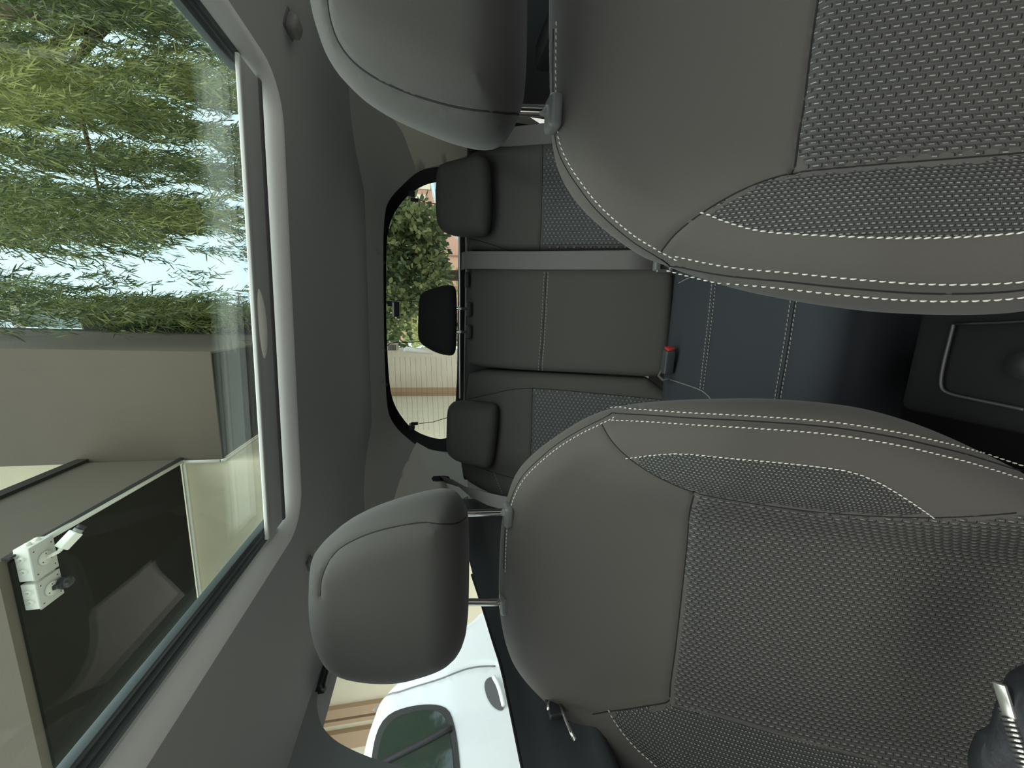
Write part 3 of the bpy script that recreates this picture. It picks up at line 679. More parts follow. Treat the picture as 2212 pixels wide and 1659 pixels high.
o = wl.panel('wall_left', resample(np.array([(.25, -.30), (1.35, -.30), (1.35, .118), (.25, .118)]), .02, True), WALLM, None, lift=0, step=.02, holes=[op]); tag(o, 'grey lining around the side window with the centre post', 'wall', kind='structure')
w2 = empty('window_2', (-.68, .7, 0), 'side window beside the white car', 'window', kind='structure')
wl.panel('glass', op, GLASS, w2, lift=-.03, step=.05)
sealp = wl.path([(735,1378),(722,1403),(711,1430),(701,1462),(693,1495)], 1); wl.line('seal', sealp, .009, FRIT, w2, .004)
sealb = wl.path([(1135,1680),(1108,1550),(1085,1440),(1065,1380),(1050,1330),(1020,1240)], 1); wl.line('seal', sealb, .004, FRIT, w2, -.002)
# door panel below the window
dz = Surf((XC-.66, 0, 0), (0, 1, 0), (0, 0, -1), (1, 0, 0), lambda s, t: .045*smst(t, .15, .22)-.035*np.exp(-((t-.215)/.035)**2)*np.exp(-((s-.48)/.10)**2)+.03*smst(t, .30, .40)-.17*smst(t, .245, .33)*smst(-s, -.64, -.52))
dpoly = np.array([(-.3, .125)]+[tuple(wl.solve(*q)) for q in [(1130,1659),(1108,1550),(1085,1440),(1065,1380),(1050,1330),(1020,1240)]]+[(1.0, .085), (1.30, .085), (1.30, .95), (-.3, .95)])
o = dz.panel('door_1', resample(dpoly, .015, True), DARKTRIM, None, lift=.004, step=.015); tag(o, 'dark grey door panel below the side window', 'door', kind='structure')
dh = empty('door_handle_lever', P(1210, 1550, 'x', -.645), None, None); dh.parent = o
c = lambda px, py, x=-.632: P(px, py, 'x', x)
bm = bmesh.new(); add_tube(bm, [c(1209, 1524), c(1218, 1545), c(1232, 1578), c(1243, 1600)], [.0035, .003, .003, .0035], 10); h_ = fin('chrome_lever', bm, CHROME, o)
h_['label'] = 'chrome inner door lever'
bm = bmesh.new(); add_tube(bm, [c(1192, 1507), c(1184, 1520), c(1185, 1534)], .0025, 8); fin('chrome_bezel', bm, CHROME, o)
bm = bmesh.new(); cc = c(1196, 1524, -.638); add_box(bm, cc-np.array([.006, .02, .012]), cc+np.array([.006, .02, .012]), .003, 3); fin('lever_pivot', bm, BLACKPL, o)
bpy.data.objects.remove(dh)
# right flank: plain, only its lower door panel and rear quarter show
o = box('wall_right', (.66, -.3, -1.1), (.70, 1.4, -.12), DARKTRIM, None, .01); tag(o, 'dark door panel behind the large seat', 'wall', kind='structure')
bm = bmesh.new(); add_box(bm, (.655, .92, -.13), (.69, 1.4, .27)); add_box(bm, (.65, -.1, .20), (.69, 1.4, .31)); add_box(bm, (.655, .42, -.13), (.69, .52, .3))
o = fin('trim_4', bm, WALLM, None, False); tag(o, 'grey posts and roof rail beside the large seat', 'trim', kind='structure')
o = box('armrest', (.60, .55, -.30), (.665, 1.05, -.24), BLACKPL, None, .012); tag(o, 'black door armrest glimpsed between the large headrest and its seat', 'armrest')
# floor, tunnel, unseen dashboard and bulkhead added to shade the lower seats
o = box('floor', (-.72, -1.0, -1.16), (.70, 1.8, -1.10), mat('black_carpet', (.012, .012, .012, 1), .95, noise=.3, nscale=200), None); tag(o, 'black carpeted cabin floor', 'floor', kind='structure')
o = box('wall_front', (-.72, -1.02, -1.1), (.70, -.95, -.4), BLACKPL, None); tag(o, 'unseen front bulkhead of the cabin, added to shade the lower seats', 'wall', kind='structure')
o = box('dashboard', (-.70, -.95, -.60), (.68, -.36, -.24), BLACKPL, None, .05); tag(o, 'unseen black dashboard block ahead of the front seats, added to shade them', 'dashboard', kind='structure')
cn = empty('center_console', (-.03, .15, -.9), 'black console box low between the two front seats', 'console')
box('console_body', (-.115, -.45, -1.10), (.035, .42, -.66), mat('matt_black_console', (.006, .006, .0065, 1), .7, spec=.3), cn, .012)
kx = [P(px, py, 'z', -.655) for px, py in [(2060,700),(2050,740),(2037,790),(2030,835),(2045,850),(2100,862),(2212,885)]]
tube('raised_edge', chaikin(np.array(kx), 2), .0022, mat('satin_edge', (.035, .033, .035, 1), .4), cn)
kx = [P(px, py, 'z', -.655) for px, py in [(2060,700),(2100,699),(2160,697),(2212,694),(2300,690)]]
tube('raised_edge', kx, .002, mat('satin_edge_dark', (.012, .012, .012, 1), .5), cn)
c = P(2226, 790, 'z', -.655); bm = bmesh.new(); add_tube(bm, [c+[0, 0, -.004], c+[0, 0, .008]], .016, 32); fin('round_knob', bm, mat('dark_knob', (.02, .02, .022, 1), .5), cn)
# pouch with a metal zip on the near seat
pch = empty('zip_pouch', P(2170, 1530, 'z', -.55), 'black pouch with a bright metal zip lying at the foot of the seat', 'pouch')
bm = bmesh.new(); zz = -.47
pp = [P(*q, 'z', zz) for q in [(2095,1590),(2110,1575),(2150,1560),(2152,1500),(2160,1450),(2190,1435),(2300,1430),(2360,1700),(2120,1760),(2090,1650)]]
pc = resample(chaikin(np.array(pp), 2, True), .006, True); cen = pc.mean(0); rr = []
for k, (sc, dz_) in enumerate(((.98, -.045), (1.0, -.03), (1.0, -.012), (.95, .0), (.85, .006), (.5, .010))):
    rr.append([bm.verts.new(tuple(cen[:2]+(q[:2]-cen[:2])*sc)+(zz+dz_+.004*math.sin(i*.4),)) for i, q in enumerate(pc)])
for a, b in zip(rr, rr[1:]):
    for i in range(len(a)): bm.faces.new((a[i], a[(i+1) % len(a)], b[(i+1) % len(a)], b[i]))
bm.faces.new(rr[-1]); bm.faces.new(rr[0][::-1]); bmesh.ops.recalc_face_normals(bm, faces=bm.faces)
fin('pouch_body', bm, mat('black_nylon', (.02, .021, .024, 1), .5, bump=.3, bscale=200), pch)
za, zb = P(2172, 1532, 'z', zz+.012), P(2222, 1690, 'z', zz+.012); d = (zb-za)/np.linalg.norm(zb-za); sd_ = np.array([-d[1], d[0], 0])
bm = bmesh.new(); n_t = 46
for k in range(n_t):
    p = za+d*(.0035*k); rq = Vector((d[0]+.35*sd_[0], d[1]+.35*sd_[1], 0)).to_track_quat('X', 'Z').to_matrix()
    add_box(bm, p-np.array([.0009, .0038, .0015]), p+np.array([.0009, .0038, .0015]), 0, 1, rq)
fin('zip_teeth', bm, mat('bright_zip_metal', (.85, .83, .75, 1), .25, metal=.9), pch)
bm = bmesh.new(); rq = Vector(tuple(d)).to_track_quat('X', 'Z').to_matrix(); p = P(2170, 1512, 'z', zz+.012); add_box(bm, p-np.array([.012, .004, .002]), p+np.array([.012, .004, .002]), .0012, 2, rq); fin('zip_end', bm, mat('bright_zip_metal_end', (.8, .78, .68, 1), .3, metal=.9), pch)

# ================================================================ OUTSIDE
GZ = -1.25
STUC = mat('tan_stucco', (.108, .092, .071, 1), .9, noise=.07, nscale=3, bump=.5, bscale=60)
SOFF = mat('dark_brown_soffit', (.019, .018, .015, 1), .95, spec=.1, noise=.1, nscale=4)  # undersides much darker than the tan blocks above
CREAM = mat('cream_stucco', (.66, .62, .46, 1), .9, noise=.08, nscale=5, bump=.6, bscale=50)
COPE = mat('dark_metal_coping', (.02, .02, .019, 1), .5)
PIPE = mat('pale_pvc', (.62, .63, .58, 1), .45)
BROWN = mat('brown_pilaster_paint', srgb(172, 148, 118), .85)
o = box('ground', (-40, -15, GZ-.1), (40, 60, GZ), mat('pale_concrete', (.42, .40, .36, 1), .9, noise=.25, nscale=30), None); tag(o, 'paved yard round the car', 'ground', kind='structure')
tb = empty('building', (-3, 5, GZ), 'tan stucco building with overhanging blocks beside the car, seen through roof and side windows', 'building')
# tower block
x1 = -.475
bm = bmesh.new(); add_box(bm, (-1.62, 4.35, 2.24), (x1, 7.1, 12)); fin('upper_block', bm, STUC, tb, False)
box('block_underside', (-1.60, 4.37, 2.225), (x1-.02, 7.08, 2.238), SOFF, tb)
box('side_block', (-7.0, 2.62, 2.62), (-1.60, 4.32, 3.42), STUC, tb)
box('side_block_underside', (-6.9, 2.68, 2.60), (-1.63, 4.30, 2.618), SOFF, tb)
box('coping', (-7.0, 2.58, 3.42), (-1.57, 4.36, 3.52), COPE, tb)
box('coping_joint', (-1.60, 2.66, 2.585), (-1.585, 4.34, 2.625), COPE, tb)
box('facade_wall', (-12.0, 4.36, GZ), (-1.65, 4.50, 2.60), CREAM, tb)
box('facade_wall', (-1.80, 4.45, GZ), (-1.65, 8.0, 2.226), CREAM, tb)
box('facade_wall', (-1.80, 8.0, GZ), (-.75, 8.2, 2.6), mat('buff_stucco', (.86, .82, .68, 1), .9, noise=.1, nscale=3), tb)
box('facade_wall', (-12, 6.0, 2.6), (-1.63, 6.2, 12), CREAM, tb)
for q in ((-5.62, -5.36), (-5.22, -5.16), (-5.12, -4.98)):
    box('pilaster', (q[0], 4.30, GZ), (q[1], 4.37, 2.59), BROWN, tb)
box('pilaster', (-1.66, 7.6, GZ), (-1.56, 8.0, 2.22), BROWN, tb)
box('corner_strip', (x1-.01, 7.02, 2.3), (x1+.02, 7.13, 12), COPE, tb)
box('side_parapet', (-.47, 6.4, 3.0), (-.40, 9.5, 12), STUC, tb) if False else None
# pale pipes
tube('conduit', [(-1.60, 2.70, 2.59), (-1.62, 4.31, 2.59)], .020, PIPE, tb)
tube('conduit', [(-5.5, 4.33, 2.585), (-1.66, 4.33, 2.585), (-1.63, 4.33, 2.57), (-1.63, 4.33, 2.25)], .018, PIPE, tb)
tube('conduit', [(-1.63, 4.33, 2.24), (-1.63, 4.35, 2.215), (-1.63, 6.3, 2.215)], .016, PIPE, tb)
# dark blocks on the roof beyond the tower
for k, (a, b, y, lab) in enumerate([((182, 668), (440, 712), 7.5, 'x'), ((250, 690), (540, 712), 9.0, 'x')]): pass
# junction boxes with cameras
WHITE = mat('white_box_plastic', (.80, .81, .74, 1), .5); LID = mat('grey_box_lid', (.42, .43, .40, 1), .6)
def jbox(x0, x1, zlow, lab):
    e = empty('junction_box', ((x0+x1)/2, 2.8, 2.6), lab, 'junction box', 'junction boxes under the overhang')
    y0 = 2.70; d = .15
    bm = bmesh.new(); add_box(bm, (x0, y0, zlow), (x1, y0+d, 2.60), .006, 2); b = fin('box_body', bm, WHITE, e, angle=40)
    bm = bmesh.new(); add_box(bm, (x0-.003, y0-.003, zlow-.010), (x1+.003, y0+d+.003, zlow), .003, 2); l = fin('lid', bm, LID, e)
    for sx in (.15, .85):
        for sy in (.12, .88):
            bm = bmesh.new(); c = Vector((x0+(x1-x0)*sx, y0+d*sy, zlow-.010)); add_tube(bm, [c, c-Vector((0, 0, .002))], .004, 10); fin('screw', bm, BOXGREY, l)
    for k in (.32, .70):
        c = Vector((x0+(x1-x0)*k, y0, zlow+(2.6-zlow)*.5)); bm = bmesh.new(); add_tube(bm, [c+Vector((0, .01, 0)), c-Vector((0, .014, 0))], .017, 20); p_ = fin('cable_port', bm, WHITE, b)
        bm = bmesh.new(); add_tube(bm, [c-Vector((0, .014, 0)), c-Vector((0, .022, 0))], .009, 16); fin('port_plug', bm, LID, b)
        c = Vector((x1, y0+d*k, zlow+(2.6-zlow)*.5)); bm = bmesh.new(); add_tube(bm, [c-Vector((.01, 0, 0)), c+Vector((.012, 0, 0))], .017, 20); fin('cable_port', bm, WHITE, b)
    return e
xa0 = P(58, 1257, 'y', 2.70); xa1 = P(50, 1187, 'y', 2.70); xb0 = P(70, 1318, 'y', 2.70); xb1 = P(62, 1262, 'y', 2.70)
print('boxes', xa0, xa1, xb0, xb1, P(15, 1200, 'y', 2.7))
jz = min(xa0[2], 2.52)
jbox(xa0[0], xa1[0], jz, 'white junction box holding the white camera, nearer the pale conduit')
jbox(xb0[0], xb1[0]-.004, jz, 'white junction box holding the black dome camera')
def seccam(c, black, tip, lab):
    e = empty('security_camera', c, lab, 'security camera'); c = Vector(c)
    bm = bmesh.new(); add_tube(bm, [c, c-Vector((0, 0, .012))], .045, 32); b = fin('mount_disc', bm, mat('mount_plastic', (.55, .56, .5, 1), .5), e)
    for a in (0, 2.1, 4.2):
        q = c+Vector((math.cos(a)*.032, math.sin(a)*.032, -.012)); bm = bmesh.new(); add_tube(bm, [q, q-Vector((0, 0, .0015))], .004, 8); fin('screw', bm, BOXGREY, b)
    if not black:
        tip = Vector(tip); m1 = c+(tip-c)*.33-Vector((0, 0, .035)); WC = mat('camera_white', (.85, .86, .78, 1), .45)
        bm = bmesh.new(); add_tube(bm, [c-Vector((0, 0, .01)), m1], .011, 12); fin('arm', bm, WC, e)
        m2_ = c+(tip-c)*.50-Vector((0, 0, .02)); bm = bmesh.new(); add_tube(bm, [m1, m2_], .012, 12); fin('swivel', bm, WC, e)
        d = (tip-m2_).normalized(); rq = d.to_track_quat('X', 'Z').to_matrix(); cc = m2_+d*.055
        bm = bmesh.new(); add_box(bm, np.array(cc)-np.array([.055, .032, .028]), np.array(cc)+np.array([.055, .032, .028]), .008, 3, rq); fin('housing', bm, WC, e)
        h0 = cc+d*.055; bm = bmesh.new(); add_tube(bm, [h0, h0+d*.02], .027, 20); fin('lens_ring', bm, mat('grey_lens_ring', (.25, .26, .26, 1), .4), e)
        bm = bmesh.new(); add_tube(bm, [h0+d*.02, h0+d*.045], .024, 20); fin('lens', bm, BOXGREY, e)
    else:
        bm = bmesh.new(); bmesh.ops.create_uvsphere(bm, u_segments=24, v_segments=16, radius=.045)
        for v in bm.verts: v.co += c+Vector((.0, .055, -.035))
        fin('dome', bm, mat('black_dome', (.012, .016, .017, 1), .25), e)
        bm = bmesh.new(); add_tube(bm, [c-Vector((0, 0, .005)), c+Vector((0, .03, -.03))], .018, 14); fin('neck', bm, BOXGREY, e)
cA = np.array([(xa0[0]+xa1[0])/2, 2.775, jz-.010]); cB = np.array([(xb0[0]+xb1[0])/2, 2.775, jz-.010])
tip = P(150, 1165, 'z', 2.42)
seccam(cA, False, tip, 'white bullet camera hanging from the first junction box under the dark overhang')
seccam(cB, True, None, 'black dome camera on the lower of the two junction boxes')
bx = P(530, 1235, 'y', 4.3); o = box('wall_box', (bx[0]-.09, 4.22, bx[2]-.1), (bx[0]+.12, 4.36, bx[2]+.05), mat('brown_wall_box', srgb(90, 70, 50), .7), None, .01); tag(o, 'small brown box on the cream wall at the edge of the roof window', 'wall box')

# ---- white hatchback beside the car
wc = empty('parked_car', (-2.6, .8, GZ), 'white hatchback parked close beside the side window', 'car')
CARW = mat('white_car_paint', (.78, .84, .84, 1), .25, spec=.6, coat=.6)
X0 = -1.95
cpx = [(771,1640),(787,1552),(804,1510),(815,1480),(830,1464),(860,1440),(900,1408),(950,1372),(1012,1333),(1040,1305)]
co_ = [P(*q, 'x', X0)[1:] for q in cpx]
outl = [(-1.5, -.95), (-1.55, -.45), (-1.3, -.22), (-.55, -.10), (.1, .22), (.6, .33), (1.0, .36)]+[(a, b) for a, b in co_]+[(co_[-1][0]+.06, -.45), (co_[-1][0]+.06, -.95)]
print('car', np.round(outl, 2))
ws = Surf((X0-.05, 0, 0), (0, 1, 0), (0, 0, 1), (1, 0, 0), lambda s, t: .05-.20*np.clip(t+.08, 0, 1)**1.2-.05*np.clip(-.35-t, 0, 1)+0*s, None, .09)
ws.setout_st(np.array(outl), 2, .03)
gapl = ws.path([(1070,1436),(1040,1436),(1010,1441),(985,1450),(960,1461),(925,1472),(890,1482),(850,1497),(825,1512),(806,1532)], 2, .02); ws.seams.append((gapl, .012, .012))
cbdy = ws.body('body', CARW, wc, 1.45, .10, .04)
ws.line('door_gap', gapl, .0045, mat('dark_door_gap', (.2, .22, .22, 1), .7), cbdy, .002)
wpx = [(800,1659),(808,1600),(822,1563),(845,1540),(880,1528),(920,1522),(950,1524),(970,1534),(980,1560),(988,1600),(994,1659),(1010,1900),(960,2100),(860,2100),(800,1900)]
wq = resample(chaikin(np.array([ws.solve(*q) for q in wpx]), 2, True), .03, True)
ws.panel('window_rubber', wq, mat('black_window_rubber', (.03, .032, .03, 1), .5), wc, lift=.004, step=.05)
wc_ = wq.mean(0); wpx2 = [(812,1659),(820,1605),(833,1572),(853,1552),(882,1541),(918,1535),(944,1537),(958,1546),(967,1568),(974,1604),(980,1659),(996,1900),(950,2080),(870,2080),(815,1900)]
wq2 = resample(chaikin(np.array([ws.solve(*q) for q in wpx2]), 2, True), .03, True)
ws.panel('window_glass', wq2, mat('dark_car_glass', (.03, .045, .035, 1), .04, spec=.9), wc, lift=.006, step=.05)
sl2 = ws.path([(975,1575),(930,1600),(880,1625),(830,1650),(800,1680)], 0, .03); tube('glass_divider', ws.pt(sl2, .008), .014, BLACKPL, wc)
hq = [(1045,1482),(1050,1468),(1062,1462),(1076,1470),(1086,1500),(1090,1530),(1082,1538),(1066,1530),(1052,1510)]
hq = resample(chaikin(np.array([ws.solve(*q) for q in hq]), 2, True), .008, True)
ws.panel('handle_recess', hq, mat('grey_recess', (.10, .105, .105, 1), .5), wc, lift=.004, step=.02)
hp = ws.path([(1066,1468),(1078,1490),(1088,1530)], 1, .01); tube('door_handle', ws.pt(hp, .018), .012, CARW, wc)
for y in (-.85, 1.75):
    bm = bmesh.new(); add_tube(bm, [(X0-.20, y, GZ+.31), (X0-.02, y, GZ+.31)], .31, 32); w = fin('wheel', bm, mat('tyre_rubber', (.02, .02, .02, 1), .8), wc, angle=40)
    bm = bmesh.new(); add_tube(bm, [(X0-.03, y, GZ+.31), (X0-.01, y, GZ+.31)], .2, 24); fin('wheel_cover', bm, mat('wheel_silver', (.4, .4, .4, 1), .4, metal=.6), w)

# ---- trees
def leafmat(name, dark, light):
    m = bpy.data.materials.new(name); m.use_nodes = True; n = m.node_tree; b = n.nodes['Principled BSDF']; out = n.nodes['Material Output']
    at = n.nodes.new('ShaderNodeAttribute'); at.attribute_name = 'tone'
    mx = n.nodes.new('ShaderNodeMix'); mx.data_type = 'RGBA'; mx.inputs['A'].default_value = dark; mx.inputs['B'].default_value = light
    n.links.new(at.outputs['Fac'], mx.inputs['Factor']); n.links.new(mx.outputs['Result'], b.inputs['Base Color']); b.inputs['Roughness'].default_value = .55
    tr = n.nodes.new('ShaderNodeBsdfTranslucent'); n.links.new(mx.outputs['Result'], tr.inputs[0])
    ms = n.nodes.new('ShaderNodeMixShader'); ms.inputs[0].default_value = .38; n.links.new(b.outputs[0], ms.inputs[1]); n.links.new(tr.outputs[0], ms.inputs[2]); n.links.new(ms.outputs[0], out.inputs[0])
    return m
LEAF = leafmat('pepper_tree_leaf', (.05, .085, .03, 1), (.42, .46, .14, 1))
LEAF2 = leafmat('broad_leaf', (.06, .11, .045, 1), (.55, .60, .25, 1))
BARK = mat('brown_bark', (.09, .06, .04, 1), .9, noise=.3, nscale=20, bump=.5, bscale=30)
def leaves(name, C, D, Wd, tone, m, parent, curl=.25):
    n = len(C); D = D/np.linalg.norm(D, axis=1)[:, None]; up = rng.normal(size=(n, 3)); sd_ = np.cross(D, up); sd_ /= np.linalg.norm(sd_, axis=1)[:, None]
    nn = np.cross(sd_, D); L, w = Wd
    L = L[:, None]; w = w[:, None]
    v = np.stack([C, C+D*L*.35+sd_*w*.5, C+D*L*.35-sd_*w*.5, C+D*L*.75+sd_*w*.38+nn*L*curl*.25, C+D*L*.75-sd_*w*.38+nn*L*curl*.25, C+D*L+nn*L*curl*.5], 1).reshape(-1, 3)
    me = bpy.data.meshes.new(name)
    idx = np.arange(n)[:, None]*6; faces = np.hstack([idx+0, idx+1, idx+2, idx+2, idx+1, idx+3, idx+2, idx+3, idx+4, idx+4, idx+3, idx+5]).reshape(-1, 3)
    me.vertices.add(len(v)); me.vertices.foreach_set('co', v.ravel()); me.loops.add(faces.size); me.loops.foreach_set('vertex_index', faces.ravel())
    me.polygons.add(len(faces)); me.polygons.foreach_set('loop_start', np.arange(0, faces.size, 3)); me.update(calc_edges=True)
    at = me.attributes.new('tone', 'FLOAT', 'POINT'); at.data.foreach_set('value', np.repeat(tone, 6).astype(np.float32)); me.validate()
    return link(name, me, m, parent)
# hanging foliage tree above the yard
def hanging(root, anchors, tone0):
    C = []; D = []; Ls = []; Ws = []; Tn = []; bmt = bmesh.new()
    for (ax_, ay, az), ln, t0 in anchors:
        drift = rng.normal(size=3)*[.16, .16, 0]+np.array([.0, .0, -1]); drift /= np.linalg.norm(drift)
        k = int(ln/(.014 if ay < 7 else .011)); u = np.linspace(0, 1, k)[:, None]
        sway = np.array([math.sin(ax_*7), math.cos(ay*5), 0])*.10
        line = np.array([ax_, ay, az])+drift*ln*u+sway*u*u
        d = np.tile(drift, (k, 1))*1.1+rng.normal(size=(k, 3))*.45
        C.append(line+rng.normal(size=(k, 3))*.018); D.append(d); Ls.append(rng.uniform(.06, .14, k)*(1 if ay < 7 else 1.4)); Ws.append(rng.uniform(.008, .014, k)*(1 if ay < 7 else 1.7))
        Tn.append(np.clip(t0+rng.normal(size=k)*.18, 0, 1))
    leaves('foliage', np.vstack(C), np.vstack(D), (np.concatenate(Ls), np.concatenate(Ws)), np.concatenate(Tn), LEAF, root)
    bmt.free()
def clump_noise(x, y):
    return .5+.25*math.sin(x*2.3+1.1*math.sin(y*1.7))+.25*math.sin(y*2.9+1.3*math.cos(x*2.1))
t1 = empty('weeping_tree', (4.2, 6.2, GZ), 'tall tree with long hanging feathery leaves above the roof window', 'tree')
GAPS = [(-100, 35, 450, 110, 20, .97), (150, 105, 260, 125, 16, .9), (-100, 262, 120, 292, 16, .95), (180, 290, 480, 332, 17, .95), (400, 245, 600, 270, 15, .97), (-50, 350, 200, 400, 17, .92), (180, 380, 600, 440, 20, .97), (-150, 560, 600, 600, 46, .985), (330, 540, 600, 500, 20, .95), (-100, 180, 600, 180, 8, .6)]
anc = []
while len(anc) < 2900:
    px = rng.uniform(-150, 620); py = rng.uniform(-200, 690)
    near = len(anc) % 2; y = rng.uniform(4.2, 6.6) if near else rng.uniform(7, 11); p = P(px, py, 'y', y)
    if p[2] < 1.3 or p[2] > 12: continue
    if p[0] < x1+.14: continue
    # gaps: strips with little foliage, running with the hanging sprays
    gp = 0.0
    for (ax_, ay_, bx_, by_, w_, k_) in GAPS:
        if ax_-30 < px < bx_+30:
            yy = ay_+(by_-ay_)*(px-ax_)/(bx_-ax_); gp = max(gp, k_*math.exp(-((py-yy)/(w_*1.35))**4))
    if rng.random() < gp: continue
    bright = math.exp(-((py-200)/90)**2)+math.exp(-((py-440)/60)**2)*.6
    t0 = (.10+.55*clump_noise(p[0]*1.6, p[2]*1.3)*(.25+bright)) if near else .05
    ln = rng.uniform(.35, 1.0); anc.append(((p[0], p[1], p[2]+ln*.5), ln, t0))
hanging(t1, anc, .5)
bm = bmesh.new(); add_tube(bm, [(4.2, 6.2, GZ), (4.1, 6.1, 1.0), (3.7, 6.0, 3.2), (3.0, 6.0, 5.5)], [.28, .22, .18, .12], 12); tr_ = fin('trunk', bm, BARK, t1)
for e_ in ((1.4, 7.6, 5.2), (.9, 8.4, 7.6), (2.4, 7.5, 7)):
    e_ = Vector(e_); s_ = Vector((3.7, 6.0, 3.4)); tube('limb', [s_, (s_+e_)/2+Vector((.5, 0, .5)), e_], [.09, .04, .012], BARK, t1, 8)
# hedge-like plants along the roof ledge beyond the tower (planter)
pb = empty('planter', (.1, 8.6, 3.4), 'dark planter box of shaggy greenery on the ledge beside the tan tower', 'planter')
C = []; D = []
# yard tree seen through the rear window
t2_ = empty('yard_tree', (.9, 9.5, GZ), 'leafy dark green tree behind the car, filling the rear window', 'tree')
n_cl = 150; cents = []
while len(cents) < n_cl:
    px = rng.uniform(805, 965); py = rng.uniform(430, 765)
    lim = 960 if 500 < py < 600 else (935 if py < 500 else 945-(py-600)*.25)
    if px > lim: continue
    if py > 670 and rng.random() < (.85 if px > 865 else .45): continue
    if 430 < py < 470 and px > 905: continue
    cents.append(P(px, py, 'y', rng.uniform(8.4, 10.2)))
Cs, Ds, Ts = [], [], []
for c in cents:
    k = 60; r = rng.uniform(.18, .34); q = rng.normal(size=(k, 3)); q /= np.linalg.norm(q, axis=1)[:, None]; q *= r*rng.uniform(.5, 1, (k, 1))**.5
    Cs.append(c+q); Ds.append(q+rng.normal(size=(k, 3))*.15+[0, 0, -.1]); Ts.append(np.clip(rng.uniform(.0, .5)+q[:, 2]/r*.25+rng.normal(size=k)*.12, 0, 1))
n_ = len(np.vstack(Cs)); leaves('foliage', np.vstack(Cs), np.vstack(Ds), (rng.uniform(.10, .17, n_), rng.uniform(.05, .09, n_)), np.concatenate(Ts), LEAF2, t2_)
bm = bmesh.new(); add_tube(bm, [(.9, 9.4, GZ), (.85, 9.4, .2), (.9, 9.3, 1.3), (.7, 9.3, 2.0)], [.14, .11, .09, .04], 10)
for e_ in ((1.9, 9.2, 1.2), (.0, 9.2, 1.4), (1.4, 9.2, 1.9)): add_tube(bm, [(.88, 9.35, .7), ((.88+e_[0])/2, 9.3, 1.0), e_], [.05, .035, .015], 8)
fin('trunk', bm, BARK, t2_)
# bright shrub low behind it
sh = empty('shrub', (-.6, 12, GZ), 'bright yellow green shrub at the foot of the pale wall', 'shrub')
k = 3200; c = np.array(P(890, 700, 'y', 12.)); q = rng.normal(size=(k, 3))*[1.0, .5, .6]; 
leaves('foliage', c+q+[0, 0, -.35], rng.normal(size=(k, 3)), (rng.uniform(.10, .18, k), rng.uniform(.05, .08, k)), np.clip(.85+rng.normal(size=k)*.2, 0, 1), LEAF2, sh)
tube('stem', [(c[0], 12, GZ), (c[0]+.1, 12, c[2])], .06, BARK, sh)
# ledge beyond the tower with dark planter and white pergola pieces (seen right of the tower)
def pbox(name, pxa, pxb, pya, pyb, y, dy, m, parent):
    a = P(pxa, pya, 'y', y); b = P(pxb, pyb, 'y', y); c = P(pxa, pyb, 'y', y); d = P(pxb, pya, 'y', y)
    A = np.array([a, b, c, d]); return box(name, (A[:, 0].min(), y, A[:, 2].min()), (A[:, 0].max(), y+dy, A[:, 2].max()), m, parent)
dk = mat('dark_planter_panel', (.025, .027, .03, 1), .7)
p1 = pbox('planter_box', 182, 620, 668, 722, 7.2, .5, dk, pb)
a = P(250, 664, 'y', 7.2); b = P(565, 664, 'y', 7.2)
k = 5200; u = rng.uniform(0, 1, k)
base = np.outer(1-u, P(190, 668, 'y', 7.15))+np.outer(u, P(530, 680, 'y', 7.15))
leaves('foliage', base+rng.normal(size=(k, 3))*[.11, .12, .08]+[.0, -.08, 0], rng.normal(size=(k, 3))*.7+[-.7, 0, .25], (rng.uniform(.07, .16, k), rng.uniform(.010, .018, k)), np.clip(.45+rng.normal(size=k)*.25, 0, 1), LEAF, pb)
o = pbox('awning_panel', 40, 180, 668, 706, 7.6, .06, mat('pale_translucent_panel', srgb(180, 205, 200), .4), None); tag(o, 'pale green panel on the ledge beyond the tan tower', 'panel')
o = pbox('white_post', 30, 38, 655, 710, 7.5, .06, mat('white_painted_post', (.75, .75, .66, 1), .5), None)
o.name = 'railing_post'; tag(o, 'short white post at the end of the pale green panel', 'post')

# ---- things seen through the rear window on the road side
pk = empty('building', (3, 16, GZ), 'pinkish tiled building with cream windows behind the yard tree', 'building')
PINK = mat('pink_stone_cladding', srgb(206, 168, 148), .85, noise=.08, nscale=2)
def ratio(px, py, y): return P(px, py, 'y', y)
a = ratio(830, 330, 16.); b = ratio(925, 600, 16.)
box('facade', (-1.2, 16, GZ), (a[0]+3, 17, 5.5), PINK, pk)
CW = mat('cream_window_blind', (.80, .78, .62, 1), .6)
for q in ((881, 920, 418, 432), (878, 912, 437, 447), (890, 912, 455, 463), (900, 930, 395, 410)):
    a = P(q[0], q[2], 'y', 15.97); b = P(q[1], q[3], 'y', 15.97); f_ = box('window', (min(a[0], b[0]), 15.93, min(a[2], b[2])), (max(a[0], b[0]), 16.02, max(a[2], b[2])), CW, pk)
for xx in (1.0, 2.2, 3.4, 4.6, 5.8, 7.0): box('panel_joint', (xx, 15.97, GZ), (xx+.06, 16.01, 5.4), mat('joint_brown', srgb(150, 115, 98), .9), pk)
bc = empty('parked_car', (3.6, 11, GZ), 'pale blue car seen low at the side of the rear window', 'car')
PB = mat('pale_blue_paint', srgb(175, 215, 225), .25, coat=.5)
bs = Surf((0, 11.0, 0), (1, 0, 0), (0, 0, 1), (0, -1, 0), lambda s, t: 0*s, None, .18)
aa = [P(*q, 'y', 11.)[[0, 2]] for q in [(985,500),(955,470),(945,440),(938,420),(930,395),(928,360),(940,320),(975,290)]]
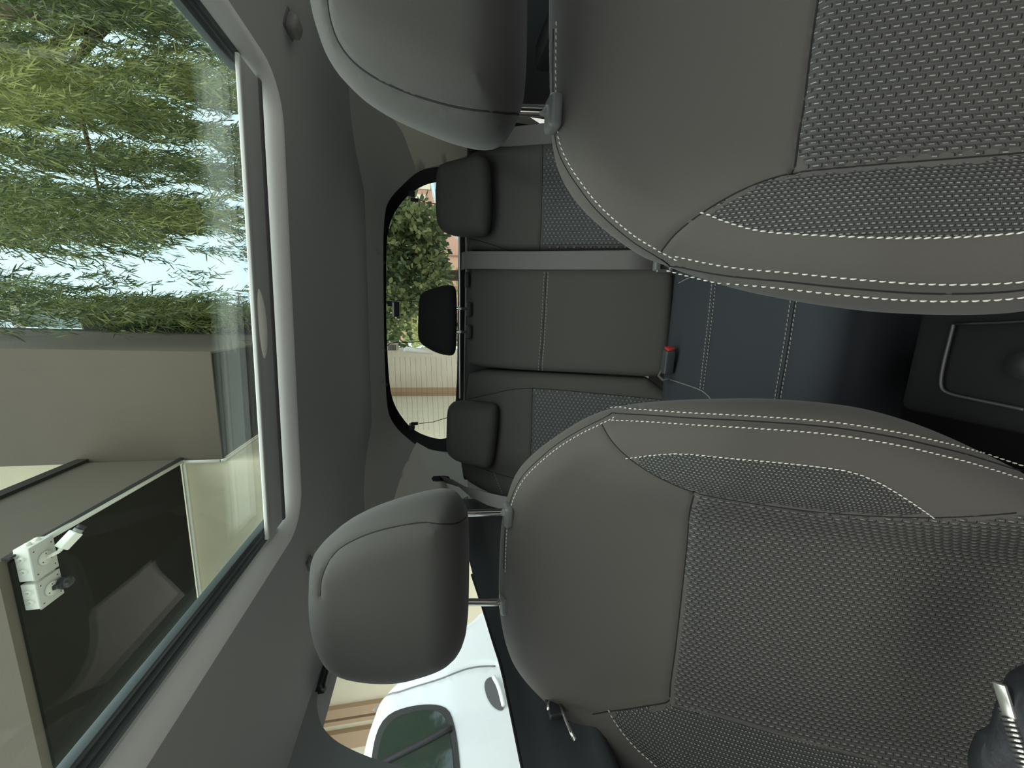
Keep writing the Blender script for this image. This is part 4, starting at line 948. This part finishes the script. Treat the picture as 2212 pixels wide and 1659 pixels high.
bs.setout_st(np.array([(aa[0][0]-.3, -.9)]+[tuple(x) for x in aa]+[(aa[-1][0]+1.2, -.55), (aa[-1][0]+1.3, -.95)]), 2, .06)
bs.body('body', PB, bc, 1.3, .1, .12)
wq = [P(*q, 'y', 10.99)[[0, 2]] for q in [(957,470),(948,455),(941,435),(940,410),(944,395),(948,396),(947,415),(949,437),(955,452),(962,468)]]
bs.panel('window_rubber', resample(np.array(wq), .06, True), BLACKPL, bc, lift=.01, step=.2)
for xx in (aa[2][0]+.2, aa[-1][0]+.7):
    bm = bmesh.new(); add_tube(bm, [(xx, 10.95, GZ+.3), (xx, 11.15, GZ+.3)], .3, 20); fin('wheel', bm, mat('tyre_rubber_b', (.02, .02, .02, 1), .8), bc)
ac = empty('air_conditioner', P(850, 750, 'y', 7.9), 'grey outdoor air conditioner high on the pale wall end', 'air conditioner')
a = P(836, 742, 'y', 7.6); b = P(858, 758, 'y', 7.6); box('case', (min(a[0], b[0]), 7.6, min(a[2], b[2])), (max(a[0], b[0]), 7.9, max(a[2], b[2])), mat('ac_grey', (.45, .44, .38, 1), .5), ac, .01)
bm = bmesh.new(); A = np.minimum(a, b); B = np.maximum(a, b)
for k in range(5): x = A[0]+(B[0]-A[0])*(.15+.17*k); add_tube(bm, [(x, 7.585, A[2]+.02), (x, 7.585, B[2]-.02)], .004, 6); z = A[2]+(B[2]-A[2])*(.15+.17*k); add_tube(bm, [(A[0]+.02, 7.585, z), (B[0]-.02, 7.585, z)], .004, 6)
fin('grille', bm, BLACKPL, ac)
wa = [P(872, 758, 'y', 7.6)[:], P(878, 754, 'y', 7.6), P(900, 758, 'y', 7.6), P(935, 763, 'y', 7.6)]
bm = bmesh.new(); add_tube(bm, wa, [.03, .055, .045, .02], 12); o = fin('rolled_awning', bm, mat('white_canvas', (.8, .82, .82, 1), .6)); tag(o, 'white rolled awning sloping above the pale wall in the rear window', 'awning')
# tailgate ledge outside under the glass and silver strip
for xx, lab in ((.0, ''),): pass
